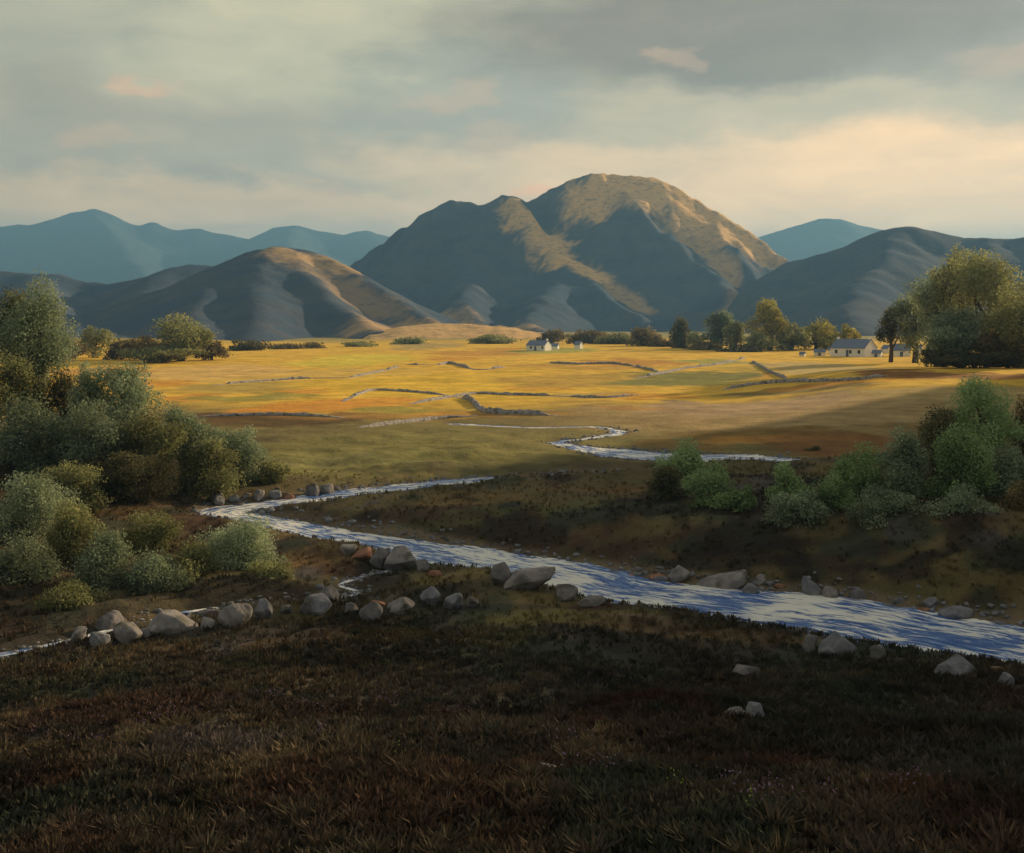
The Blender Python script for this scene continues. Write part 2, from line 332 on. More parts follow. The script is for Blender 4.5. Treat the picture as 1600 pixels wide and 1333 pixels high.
def ground_color(X, Y, Z):
    n1, n2, n3 = fbm(X / 6, Y / 6, 4, 61), fbm(X / 22, Y / 30, 4, 67), fbm(X / 1.7, Y / 1.7, 3, 71)
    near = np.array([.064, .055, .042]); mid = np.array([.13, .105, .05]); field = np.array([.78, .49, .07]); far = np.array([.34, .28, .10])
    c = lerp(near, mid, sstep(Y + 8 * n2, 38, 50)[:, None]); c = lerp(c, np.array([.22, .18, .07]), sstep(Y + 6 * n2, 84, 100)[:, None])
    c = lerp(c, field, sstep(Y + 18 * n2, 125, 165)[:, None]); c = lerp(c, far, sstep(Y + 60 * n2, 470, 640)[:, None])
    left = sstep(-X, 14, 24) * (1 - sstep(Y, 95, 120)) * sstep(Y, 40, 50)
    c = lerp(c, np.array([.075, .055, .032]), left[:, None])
    wx = X + 0.0; wy = Y + 0.0
    wX = wx * (1 + .05 * n2) + Y * .035 * n2 + .4 * n1; wY = wy * (1 + .05 * n2 + .03 * n1)
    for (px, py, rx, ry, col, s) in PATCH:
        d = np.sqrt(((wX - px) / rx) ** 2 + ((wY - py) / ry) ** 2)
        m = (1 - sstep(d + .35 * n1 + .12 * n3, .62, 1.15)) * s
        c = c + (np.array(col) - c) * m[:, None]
    # near heath is mottled: straw, maroon, deep green
    k = (1 - sstep(Y, 60, 110))
    for col, s, th in (((.17, .13, .08), 81, .26), ((.072, .040, .030), 85, .12), ((.036, .048, .034), 89, .12), ((.02, .017, .015), 93, .12), ((.10, .09, .10), 97, .34)):
        m = sstep(fbm(X / 3.1 + s, Y / 4.3, 4, s), th, th + .25) * k * .75
        c = c + (np.array(col) - c) * m[:, None]
    c = c * (1 + .22 * n3 + .15 * n1)[:, None]
    near_w = Y < 170
    sh = np.zeros_like(X)
    dr = dist_line(X[near_w], Y[near_w], RIVER)
    sh[near_w] = (1 - sstep(dr + .6 * n1[near_w], .15, 1.1)) * .8
    c = c + (np.array([.20, .155, .11]) - c) * sh[:, None]
    return np.clip(c, .008, .9)
def build_ground():
    nr, nc = 880, 860
    Ys = np.concatenate([[-60, -30, -12, -3], np.geomspace(3, 1500, nr - 4)])
    t = np.linspace(-1, 1, nc); u = t * (.62 + .9 * np.abs(t) ** 3)
    Yg = np.repeat(Ys[:, None], nc, 1); Xg = u[None, :] * (np.maximum(Yg, 0) + 14)
    X, Y = Xg.ravel(), Yg.ravel(); Z = ground(X, Y)
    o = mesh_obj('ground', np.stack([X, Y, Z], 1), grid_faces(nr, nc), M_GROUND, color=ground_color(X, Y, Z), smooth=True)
    tag(o, kind='structure')
    s = 6600; n = 24; g = np.linspace(-s, s, n); a, b = np.meshgrid(g, g)
    z = np.full(a.size, -6.0)
    o = mesh_obj('plain', np.stack([a.ravel(), b.ravel(), z], 1), grid_faces(n, n), M_FAR); tag(o, kind='structure')
build_ground()

# the hillside added out of view beyond the right edge to shade the near moor
def build_shade_hill():
    xs = np.linspace(60, 640, 150); ys = np.linspace(-420, 640, 250)
    Xg, Yg = np.meshgrid(xs, ys); X, Y = Xg.ravel(), Yg.ravel()
    top = HILLTOP * np.exp(-((X - 330) / 105.0) ** 2) * (1 - sstep(Y - .84 * (X - 330), HN - 22, HN + 42)) * sstep(Y, -420, -200)
    Z = top * (1 + .10 * fbm(X / 60, Y / 60, 4, 101)) + 3 * fbm(X / 25, Y / 25, 3, 104) * np.clip(top / 40, 0, 1) - 2.5
    o = mesh_obj('shade_hill', np.stack([X, Y, Z], 1), grid_faces(len(ys), len(xs)), M_HILL, smooth=True); tag(o, kind='structure')
HILLTOP, HN = 126.0, 385.0
build_shade_hill()

# ------------------------------------------------------------------ mountains
def ridges_height(X, Y, ridges):
    z = np.full(X.shape, -40.0)
    for P, k in ridges:
        P = [at(*p) for p in P]
        for a, b in zip(P[:-1], P[1:]):
            dx, dy = b[0] - a[0], b[1] - a[1]; l2 = dx * dx + dy * dy + 1e-9
            t = np.clip(((X - a[0]) * dx + (Y - a[1]) * dy) / l2, 0, 1)
            d = np.hypot(X - a[0] - dx * t, Y - a[1] - dy * t); zr = np.maximum(a[2] + (b[2] - a[2]) * t, 3)
            z = np.maximum(z, zr * np.maximum(1 - k * d / (1.7 * zr), 0) ** 1.7 - 5 * sstep(d, 1.2 * zr / k, 2 * zr / k))
    return z
def blur(Z, n):
    for _ in range(n):
        Z = (Z + np.roll(Z, 1, 0) + np.roll(Z, -1, 0)) / 3; Z = (Z + np.roll(Z, 1, 1) + np.roll(Z, -1, 1)) / 3
    return Z
def hill_mesh(name, x0, x1, y0, y1, st, ridges, mat, amp, sc, seed, bl=2, grass=(), wall=1.0):
    xs = np.arange(x0, x1, st); ys = np.arange(y0, y1, st); Xg, Yg = np.meshgrid(xs, ys); X, Y = Xg.ravel(), Yg.ravel()
    wx = X + .12 * sc * fbm(X / sc, Y / sc, 3, seed + 9); wy = Y + .2 * sc * fbm(X / sc, Y / sc, 3, seed + 5)
    Z = ridges_height(wx, wy, ridges).reshape(Xg.shape); Z = blur(Z, bl)
    rg = (np.abs(fbm(Xg / sc, Yg / (sc * 1.6), 5, seed)) - .25)
    Z = Z + amp * rg * np.clip(Z / 120, 0, 1) + amp * .38 * fbm(Xg / (sc * .25), Yg / (sc * .3), 3, seed + 3) * np.clip(Z / 60, 0, 1)
    edge = np.minimum.reduce([sstep(Xg, x0, x0 + 12 * st), sstep(-Xg, -x1, -x1 + 12 * st), sstep(-Yg, -y1, -y1 + 12 * st), sstep(Yg, y0, y0 + 25 * st)])
    Z = Z * edge - 12 * (1 - edge) - 3
    # bring the skyline to the height that the crest asks for
    cr = [p for p in ridges[0][0]]; cx = np.array([(p[0] - 800) / F for p in cr]); ce = np.array([(YH - p[1]) / F for p in cr])
    u = Xg / Yg; B = 90; lo, hi = max(cx[0], -.75), min(cx[-1], .75); e = np.linspace(lo, hi, B + 1); mid = (e[1:] + e[:-1]) / 2; rat = np.ones(B)
    for _ in range(9):
        el = (Z - CZ) / Yg
        k = np.clip(((u - lo) / (hi - lo) * B).astype(int), -1, B); k[(u < lo) | (u >= hi)] = -1
        for j in range(B):
            m = k == j
            if not m.any(): continue
            q = np.argmax(np.where(m, el, -9)); y = Yg.flat[q]; z = Z.flat[q]; want = CZ + np.interp(mid[j], cx, ce) * y
            rat[j] = np.clip(want / max(z, 5), .8, 1.3)
        kk = np.hanning(9)[1:-1]; rs = np.convolve(np.pad(rat, 3, 'edge'), kk / kk.sum(), 'valid')
        f = np.interp(u, mid, rs); Z = np.where(Z > 0, Z * f, Z)
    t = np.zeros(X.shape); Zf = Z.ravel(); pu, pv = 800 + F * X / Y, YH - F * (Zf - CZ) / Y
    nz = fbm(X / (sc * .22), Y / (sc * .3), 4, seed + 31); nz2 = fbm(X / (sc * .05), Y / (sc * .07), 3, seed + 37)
    for pts, rad, amt in grass:  # golden strips: sunlight painted on right-hand flanks, dry grass on lower slopes
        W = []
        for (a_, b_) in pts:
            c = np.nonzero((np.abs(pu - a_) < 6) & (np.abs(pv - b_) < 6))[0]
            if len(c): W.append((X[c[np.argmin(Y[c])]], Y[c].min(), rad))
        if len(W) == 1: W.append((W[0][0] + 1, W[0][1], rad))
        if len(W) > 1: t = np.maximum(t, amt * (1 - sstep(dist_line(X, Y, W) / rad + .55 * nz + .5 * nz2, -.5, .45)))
    o = mesh_obj(name, np.stack([X, Y, Zf], 1), grid_faces(*Xg.shape), mat, smooth=True, color=np.stack([t, t, t], 1)); tag(o, kind='structure'); return o
K = .66                                                  # crest of the main mountain at 2400 * K metres
def far_pts(P, k=K): return [(px, py, Y * k) for px, py, Y in P]
C = 2400
crest = [(500, 452, C - 150), (560, 404, C - 60), (620, 362, C - 20), (665, 330, C), (705, 312, C), (735, 317, C), (757, 320, C), (778, 307, C), (800, 305, C), (828, 314, C + 20), (860, 295, C + 30), (895, 279, C + 30), (930, 270, C + 30),
         (975, 274, C + 20), (1020, 277, C + 10), (1052, 289, C), (1100, 318, C - 20), (1140, 342, C - 30), (1175, 362, C - 50), (1205, 386, C - 90), (1245, 415, C - 150), (1290, 450, C - 250)]
main = [(crest, 1.0),
        ([(795, 305, C), (830, 338, C - 130), (875, 385, C - 280), (925, 432, C - 430), (965, 470, C - 600), (1010, 498, C - 780)], .80),
        ([(935, 270, C + 20), (985, 318, C - 100), (1035, 358, C - 220), (1085, 405, C - 350), (1130, 442, C - 480), (1180, 478, C - 640)], .74),
        ([(1075, 303, C - 10), (1110, 350, C - 130), (1150, 395, C - 270), (1200, 440, C - 430), (1240, 480, C - 640)], .74),
        ([(690, 318, C), (655, 375, C - 190), (630, 430, C - 400), (640, 480, C - 640)], .66),
        ([(770, 312, C), (745, 372, C - 220), (725, 430, C - 460), (735, 485, C - 800)], .62),
        ([(900, 400, C - 330), (850, 450, C - 560), (830, 495, C - 900), (860, 517, C - 1200)], .6)]
hill_mesh('mountain', -520, 680, 640, 2200, 5.0, [(far_pts(P), k) for P, k in main], M_HILL, 22, 95, 201, 2, [([(950, 280), (1010, 292), (1060, 305)], 55, 1), ([(1000, 282), (1060, 300), (1110, 332), (1150, 355)], 50, 1), ([(1080, 330), (1130, 360), (1180, 385)], 34, .8), ([(815, 322), (850, 355), (885, 392), (925, 425)], 26, .95), ([(795, 312), (820, 335)], 20, .8), ([(1060, 345), (1095, 385), (1140, 430)], 16, .6), ([(958, 448), (985, 462), (1010, 480)], 14, .5), ([(640, 522), (700, 522), (780, 524)], 45, .5), ([(1150, 478), (1220, 500)], 30, .35)])  # upper strips put sunlight into the colour of the summit and spur flanks
fh = [([(500, 540, 640), (560, 524, 650), (620, 511, 660), (680, 505, 670), (740, 507, 670), (800, 514, 670), (860, 522, 660), (930, 538, 640)], .10)]
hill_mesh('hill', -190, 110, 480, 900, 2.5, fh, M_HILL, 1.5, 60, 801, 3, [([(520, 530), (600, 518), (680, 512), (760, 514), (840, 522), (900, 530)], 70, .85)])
KL = .60
lh = [([(310, 425, 1480), (345, 412, 1490), (385, 394, 1500), (430, 385, 1500), (480, 391, 1500), (520, 404, 1480), (560, 424, 1450), (600, 447, 1400), (650, 474, 1330), (710, 500, 1240), (770, 520, 1120)], .62),
      ([(440, 385, 1490), (480, 422, 1400), (520, 458, 1280), (570, 492, 1140), (640, 522, 960)], .62),
      ([(430, 385, 1490), (410, 440, 1300), (400, 490, 1080), (420, 525, 880)], .45),
      ([(385, 394, 1500), (340, 440, 1330), (300, 485, 1130), (290, 522, 900)], .45)]
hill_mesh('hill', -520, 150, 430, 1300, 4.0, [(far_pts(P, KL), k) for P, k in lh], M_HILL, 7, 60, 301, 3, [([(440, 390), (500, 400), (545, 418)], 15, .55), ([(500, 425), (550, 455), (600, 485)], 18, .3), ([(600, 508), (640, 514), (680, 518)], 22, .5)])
lr = [([(-260, 400, 2000), (-60, 415, 2000), (0, 424, 2000), (50, 428, 2000), (90, 428, 2000), (130, 440, 2000), (170, 444, 2000), (215, 436, 2000), (260, 420, 2000), (300, 413, 2000), (345, 418, 2000), (420, 440, 2000)], .5),
      ([(40, 428, 2000), (80, 480, 1600), (130, 515, 1150), (160, 530, 900)], .4), ([(270, 420, 2000), (220, 480, 1600), (200, 512, 1200), (215, 530, 900)], .4)]
hill_mesh('ridge', -1150, -60, 450, 1700, 6.5, [(far_pts(P, .55), k) for P, k in lr], M_HILL, 9, 110, 401, 2)
rr = [([(1190, 430, 1950), (1230, 410, 1950), (1290, 396, 1950), (1340, 376, 1950), (1375, 360, 1950), (1420, 353, 1950), (1460, 361, 1950), (1500, 371, 1950), (1535, 372, 1950), (1570, 374, 1950), (1620, 370, 1950), (1750, 350, 1950), (1900, 345, 1950)], .8),
      ([(1420, 353, 1950), (1370, 420, 1650), (1330, 470, 1380), (1300, 512, 1050)], .5), ([(1560, 374, 1950), (1500, 440, 1600), (1480, 490, 1200)], .5), ([(1240, 410, 1950), (1200, 455, 1750), (1150, 490, 1500)], .5)]
hill_mesh('ridge', 180, 1100, 480, 1800, 6.5, [(far_pts(P, .62), k) for P, k in rr], M_HILL, 12, 120, 501, 2)
D8 = 5000
fl = [([(-300, 350, D8), (-100, 356, D8), (0, 354, D8), (60, 349, D8), (95, 337, D8), (125, 329, D8), (160, 327, D8), (180, 336, D8), (200, 348, D8), (222, 353, D8), (240, 345, D8), (270, 359, D8), (310, 357, D8), (350, 366, D8), (390, 373, D8), (420, 358, D8), (460, 351, D8), (500, 361, D8), (535, 367, D8), (570, 359, D8), (610, 370, D8), (700, 392, D8)], .5),
      ([(150, 330, D8), (190, 400, D8 - 800), (260, 450, D8 - 1500)], .4), ([(460, 352, D8), (430, 400, D8 - 800)], .4)]
hill_mesh('distant_mountain', -4200, 500, 3100, 6500, 25, fl, M_FAR, 22, 500, 601, 0)
D7 = 4400
fr = [([(1120, 400, D7), (1180, 372, D7), (1240, 354, D7), (1285, 341, D7), (1310, 342, D7), (1350, 354, D7), (1420, 366, D7), (1520, 380, D7), (1700, 390, D7), (2000, 380, D7)], .5)]
hill_mesh('distant_mountain', 350, 4000, 3000, 5900, 25, fr, M_FAR, 22, 500, 701, 0)

# ------------------------------------------------------------------ the stream and the burn
def ribbon(name, L, z, extra, mat, label, cat):
    n = 15; V = []; UV = []; s = 0
    L2 = catmull(L, 3)
    for i, p in enumerate(L2):
        a, b = L2[max(i - 1, 0)], L2[min(i + 1, len(L2) - 1)]; d = np.array([b[0] - a[0], b[1] - a[1]]); d = d / (np.hypot(*d) + 1e-9)
        if i: s += np.hypot(p[0] - L2[i - 1][0], p[1] - L2[i - 1][1])
        w = p[2] + extra
        for k in range(n):
            q = (k / (n - 1) * 2 - 1) * w; x, y = p[0] - d[1] * q, p[1] + d[0] * q
            V.append((x, y, z)); UV.append((s * .55, q * .55))
    V = np.array(V); V[:, 2] += .07 * fbm(V[:, 0] / .9, V[:, 1] / .9, 3, 55) * np.clip(1.2 - 0 * V[:, 0], 0, 1) * (1 if extra > .3 else .3)
    o = mesh_obj(name, V, grid_faces(len(L2), n), mat, smooth=True, uv=np.array(UV)); return tag(o, kind='structure')
ribbon('stream', RIVER, 0.0, .7, M_WATER, '', '')
ribbon('burn', BURN, .12, .08, M_WATER, '', '')

# ------------------------------------------------------------------ boulders
def ico(sub=3):
    import bmesh
    bm = bmesh.new(); bmesh.ops.create_icosphere(bm, subdivisions=sub, radius=1)
    V = np.array([v.co[:] for v in bm.verts]); Fc = np.array([[v.index for v in f.verts] for f in bm.faces]); bm.free(); return V, Fc
ICV, ICF = ico(4); ICV2, ICF2 = ico(2)
def rock_shape(seed, V, cuts=9):
    r = np.random.default_rng(seed); P = V.copy()
    for _ in range(cuts):                                     # chop flats
        n = r.normal(size=3); n /= np.linalg.norm(n); d = r.uniform(.5, .86)
        k = P @ n - d; P = P - np.outer(np.maximum(k, 0) * .92, n)
    q = fbm(P[:, 0] * 1.6 + P[:, 2] + seed, P[:, 1] * 1.6 - P[:, 2] * .7, 4, seed); q2 = fbm(P[:, 0] * 6 + P[:, 2] * 4, P[:, 1] * 6 - 3 * P[:, 2], 3, seed + 4)
    return P * (1 + .16 * q + .05 * q2)[:, None]
_rk = None
ROCKM = {'g': M_ROCK, 'w': M_ROCKB, 'r': M_ROCKR, 'd': M_ROCKD}
def boulder(i, px, py, w, h, mat, label, group, tilt=0.0, name='boulder'):
    """py is the middle of the stone; w and h its size, in px of the photograph"""
    sz = 1.14 if group == BK else 1.06; w *= sz / 1.06; h *= sz / 1.06; x, y = hit(px, py + h * .42)
    m = y / F; rx, rz = w * m / 2 * 1.06, h * m / 2 * 1.14; ry = (rx + rz) * .5
    P = rock_shape(1000 + i * 7, ICV, 17) * np.array([rx, ry, rz])
    c, s = math.cos(-tilt), math.sin(-tilt); P = np.stack([P[:, 0] * c - P[:, 2] * s, P[:, 1], P[:, 0] * s + P[:, 2] * c], 1)
    y += ry * .5; z = CZ + (YH - py) / F * y
    g = gz(x, y); z = max(min(z, g + rz * .55), g - rz * .05)
    o = mesh_obj(name, P, ICF, ROCKM[mat], smooth=True); o.location = (x, y, z)
    tag(o, label, 'boulder' if name == 'boulder' else 'stone', group)
BK, BS, BF = 'boulders along the little burn', 'boulders along the stream', 'stones on the near moor'
ROCKS = [
 (119, 990, 26, 34, 'w', 'narrow upright stone at the left end of the boulder row by the burn', BK, .5),
 (150, 1002, 32, 28, 'g', 'low grey stone half sunk between the upright stone and the round white-grey boulder', BK),
 (168, 975, 50, 34, 'd', 'dark boulder showing behind the pale round boulder at the left of the burn row', BK),
 (196, 990, 46, 36, 'w', 'pale round boulder catching the light near the left end of the burn row', BK),
 (224, 990, 18, 18, 'w', 'small pale stone wedged right of the round pale boulder', BK),
 (262, 975, 84, 34, 'w', 'longest flat-topped boulder of the burn row', BK),
 (322, 976, 28, 22, 'w', 'small light stone just right of the long flat-topped boulder', BK, .6),
 (364, 958, 46, 46, 'w', 'tallest squarish boulder standing in the burn row', BK),
 (409, 954, 28, 34, 'g', 'upright egg-shaped grey stone right of the squarish boulder', BK),
 (447, 951, 24, 16, 'g', 'little flat stone between the egg-shaped stone and the lilac boulder', BK),
 (478, 950, 22, 24, 'd', 'dark rounded stone touching the lilac boulder on its left', BK),
 (497, 948, 48, 34, 'g', 'lilac-grey boulder at the middle of the burn row', BK),
 (512, 930, 40, 26, 'd', 'dark boulder behind the lilac-grey one in the burn row', BK),
 (547, 952, 22, 20, 'd', 'small dark stone right of the lilac-grey boulder', BK),
 (580, 958, 36, 32, 'd', 'darkest boulder under the russet stone in the burn row', BK),
 (590, 944, 26, 12, 'r', 'flat russet stone lying on the edge of the burn row', BK),
 (626, 947, 52, 30, 'w', 'pale flattish boulder in the right half of the burn row', BK),
 (672, 936, 34, 30, 'g', 'grey boulder behind and right of the pale flattish one', BK),
 (708, 942, 32, 30, 'g', 'rounded bluish boulder second from the right end of the burn row', BK),
 (740, 942, 20, 20, 'd', 'small bluish stone at the right end of the burn row', BK),
 (325, 958, 30, 14, 'd', 'low wet stone in the burn behind the long flat-topped boulder', BK),
 (337, 778, 30, 26, 'g', 'grey stone at the tip of the stream bend', BS),
 (365, 781, 20, 16, 'g', 'small low stone on the far bank just right of the bend tip', BS),
 (403, 775, 26, 22, 'd', 'bluish stone on the far bank left of the russet stone', BS),
 (428, 773, 22, 18, 'g', 'pinkish grey stone touching the russet stone above the bend', BS),
 (447, 778, 34, 16, 'r', 'bright russet stone on the far bank above the bend', BS),
 (484, 768, 24, 26, 'd', 'dark stone paired with the pale one where the upper reach begins to foam', BS),
 (508, 767, 36, 30, 'w', 'pale rounded stone on the far bank where the foam begins', BS),
 (541, 860, 32, 20, 'w', 'small buff stone at the left of the russet slab by the stream', BS, -.3),
 (567, 868, 46, 22, 'r', 'flat russet slab on the near bank above the dark boulder', BS, -.45),
 (594, 872, 38, 36, 'd', 'dark blocky boulder pressed against the big sloping boulder on the near bank', BS),
 (626, 872, 62, 44, 'w', 'big sloping grey boulder on the near bank left of the rapids', BS, -.5),
 (660, 886, 26, 22, 'd', 'dark stone at the foot of the big sloping boulder', BS),
 (681, 897, 24, 14, 'r', 'small red stone in the grass below the rapids', BS),
 (786, 900, 36, 40, 'd', 'dark left shoulder stone of the great boulder in the stream edge', BS),
 (822, 906, 90, 46, 'w', 'great pale boulder lying at the edge of the stream mid picture', BS, -.42),
 (884, 928, 44, 38, 'w', 'brownish stone leaning on the right end of the great boulder', BS, -.5),
 (924, 940, 44, 22, 'w', 'low buff stone at the water edge right of the great boulder', BS),
 (962, 896, 28, 16, 'g', 'small grey stone on the far bank left of the paired boulders', BS),
 (988, 903, 26, 12, 'r', 'flat reddish stone on the far bank beside the foam', BS),
 (1025, 902, 34, 10, 'r', 'thin red slab just left of the paired boulders on the far bank', BS),
 (1063, 898, 46, 32, 'w', 'pinkish boulder, left one of the pair on the far bank', BS, -.4),
 (1128, 914, 82, 40, 'w', 'long brown-grey boulder sloping to the water on the far bank', BS, -.42),
 (1172, 925, 38, 34, 'g', 'grey stone at the lower right end of the long sloping boulder', BS),
 (1188, 908, 34, 18, 'w', 'cream stone perched above the foam right of the long boulder', BS, -.5),
 (1221, 919, 20, 10, 'r', 'small orange-red stone between the cream stone and the rounded boulder', BS),
 (1268, 921, 42, 40, 'g', 'rounded bluish grey boulder on the far bank right of the red stone', BS),
 (1296, 932, 34, 28, 'w', 'pale stone touching the rounded bluish boulder on its right', BS),
 (1342, 930, 30, 22, 'd', 'dim grey stone on the far bank below the brown slope', BS),
 (1405, 942, 26, 18, 'd', 'small dim stone on the far bank left of the right-hand red stone', BS),
 (1449, 959, 26, 10, 'r', 'red stone at the far water edge near the right of the picture', BS),
 (1456, 944, 30, 22, 'g', 'grey stone standing above the right-hand red stone', BS),
 (1500, 962, 52, 28, 'g', 'grey boulder at the far water edge near the right border', BS),
 (1268, 1005, 26, 34, 'd', 'upright dark stone at the near water edge left of the grey boulder', BS),
 (1310, 1008, 62, 46, 'g', 'broad grey boulder at the near water edge below the foam', BS, -.3),
 (1372, 1022, 28, 30, 'g', 'small upright stone right of the broad boulder on the near edge', BS),
 (1505, 1044, 70, 40, 'g', 'big rounded pale boulder on the near bank at the right', BS, -.2),
 (1562, 1046, 28, 12, 'r', 'small red stone between the two right-hand near boulders', BS),
 (1574, 1064, 26, 28, 'g', 'rounded stone on the near bank close to the right border', BS),
 (1165, 1050, 46, 24, 'd', 'low dim stone in the heather above the white-faced stone', BF),
 (1180, 1112, 44, 30, 'g', 'white-faced tilted stone alone in the dark heather', BF, -.75),
 (1150, 1115, 40, 26, 'd', 'dark stone lying in the heather at the left of the white-faced one', BF),
 (1221, 1133, 15, 14, 'g', 'pebble-sized stone just right of the white-faced one', BF),
 (850, 1200, 44, 24, 'd', 'low flat grey stone nearly covered by heather at the bottom middle', BF),
 (1400, 1252, 20, 14, 'd', 'tiny dim stone in the heather at the bottom right', BF)]
for i, r in enumerate(ROCKS):
    px, py, w, h, m, lab, grp = r[:7]; boulder(i, px, py, w, h, m, lab, grp, r[7] if len(r) > 7 else 0.0)

# gravel and cobbles along the water: uncountable
def scatter_stones():
    V, Fc, base = [], [], 0; r = np.random.default_rng(5)
    shapes = [rock_shape(50 + k, ICV2, 5) for k in range(6)]
    L = RIVER
    for i in range(2600):
        on_burn = i % 6 == 0; L = BURN if on_burn else RIVER
        k = r.integers(0, len(L) - 1); t = r.random(); p = L[k] * (1 - t) + L[k + 1] * t
        if p[1] > 125 or abs(p[0]) > .55 * p[1] + 4: continue
        d = L[k + 1][:2] - L[k][:2]; d = d / (np.hypot(*d) + 1e-9); sgn = 1 if r.random() < .5 else -1
        q = sgn * (p[2] + abs(r.normal()) * (.35 if on_burn else .75) - (.1 if on_burn else .25)); x, y = p[0] - d[1] * q, p[1] + d[0] * q
        s = r.uniform(.05, .16) * (1.0 + .8 * (r.random() < .1)) * (1 if not on_burn else .7)
        g = gz(x, y)
        if g < -.16: continue
        P = shapes[r.integers(6)] * s * np.array([r.uniform(.9, 1.6), r.uniform(.8, 1.2), r.uniform(.5, .8)]); a = r.random() * 6.28
        P = np.stack([P[:, 0] * math.cos(a) - P[:, 1] * math.sin(a), P[:, 0] * math.sin(a) + P[:, 1] * math.cos(a), P[:, 2]], 1)
        V.append(P + np.array([x, y, g + s * .15])); Fc.append(ICF2 + base); base += len(P)
    o = mesh_obj('gravel', np.concatenate(V), np.concatenate(Fc), M_ROCK, smooth=True)
    tag(o, 'loose grey cobbles and gravel lining both edges of the stream', 'gravel', kind='stuff')
scatter_stones()

# ------------------------------------------------------------------ dry stone walls in the fields
def field_wall(i, pts, h, label):
    W = catmull([hit(*p) for p in pts], 14); r = np.random.default_rng(i)
    d = np.concatenate([[0], np.cumsum(np.hypot(*(W[1:] - W[:-1]).T))]); n = int(d[-1] / .55) + 2; s = np.linspace(0, d[-1], n)
    x, y = np.interp(s, d, W[:, 0]), np.interp(s, d, W[:, 1]); tx, ty = np.gradient(x), np.gradient(y); l = np.hypot(tx, ty) + 1e-9; nx, ny = -ty / l, tx / l
    g = gfast(x, y); hh = .5 * h * np.clip(np.minimum(s, d[-1] - s) / 4, .05, 1) * (.8 + .5 * vnoise(s / 2.2, s * 0, i) + .3 * r.random(n)) * np.where(vnoise(s / 7, s * 0 + 3, i + 50) < .27, .25, 1)
    prof = [(-.36, -.3, 0), (-.33, .0, .45), (-.24, 0, .85), (0, 0, 1.05), (.24, 0, .85), (.33, 0, .45), (.36, -.3, 0)]
    V = []
    for a, b, c in prof:
        j = r.normal(size=n) * .05; V.append(np.stack([x + nx * (a + j), y + ny * (a + j), g + b + hh * c * (1 + .1 * r.normal(size=n))], 1))
    V = np.stack(V, 1).reshape(-1, 3)
    o = mesh_obj('dry_stone_wall', V, grid_faces(n, len(prof)), M_WALLST); tag(o, label, 'wall', 'dry stone walls between the fields')
WL = [
 ([(330, 603), (400, 597), (480, 592), (545, 590), (600, 580), (625, 573)], .6, 'grey field wall crossing the left golden field'),
 ([(632, 570), (680, 571), (705, 569), (745, 578), (790, 574)], .9, 'short broken field wall at the middle of the golden field below the far cottage'),
 ([(535, 628), (580, 611), (630, 612), (700, 618)], .6, 'faint curved wall in the orange part of the left field'),
 ([(712, 621), (735, 627), (750, 640), (765, 646), (820, 648), (878, 651)], 1.0, 'pale bent wall running down to the green flats mid picture'),
 ([(640, 632), (690, 624), (745, 616), (800, 618), (860, 619), (940, 622), (1000, 617)], .6, 'long low wall running right from the bend in the pale wall'),
 ([(560, 668), (620, 662), (680, 656), (745, 650)], .7, 'dark ragged wall along the lower edge of the golden field'),
 ([(850, 567), (900, 570), (960, 569), (1000, 575), (1030, 582)], .8, 'wall below the small white far cottage with a pale stone heap'),
 ([(990, 592), (1030, 585), (1070, 577), (1120, 570), (1165, 560)], .8, 'wall climbing right toward the dark round trees'),
 ([(1175, 566), (1195, 578), (1212, 586), (1228, 592)], .9, 'short pale wall slanting down left of the big tan field'),
 ([(1130, 609), (1180, 602), (1230, 598), (1290, 597), (1345, 594), (1385, 588)], .9, 'bluish wall along the lower edge of the field before the white cottages'),
 ([(300, 652), (400, 650), (480, 650), (540, 653)], .5, 'low wall by the brown strip behind the left bushes')]
for i, (p, h, l) in enumerate(WL): field_wall(i, p, h, l)

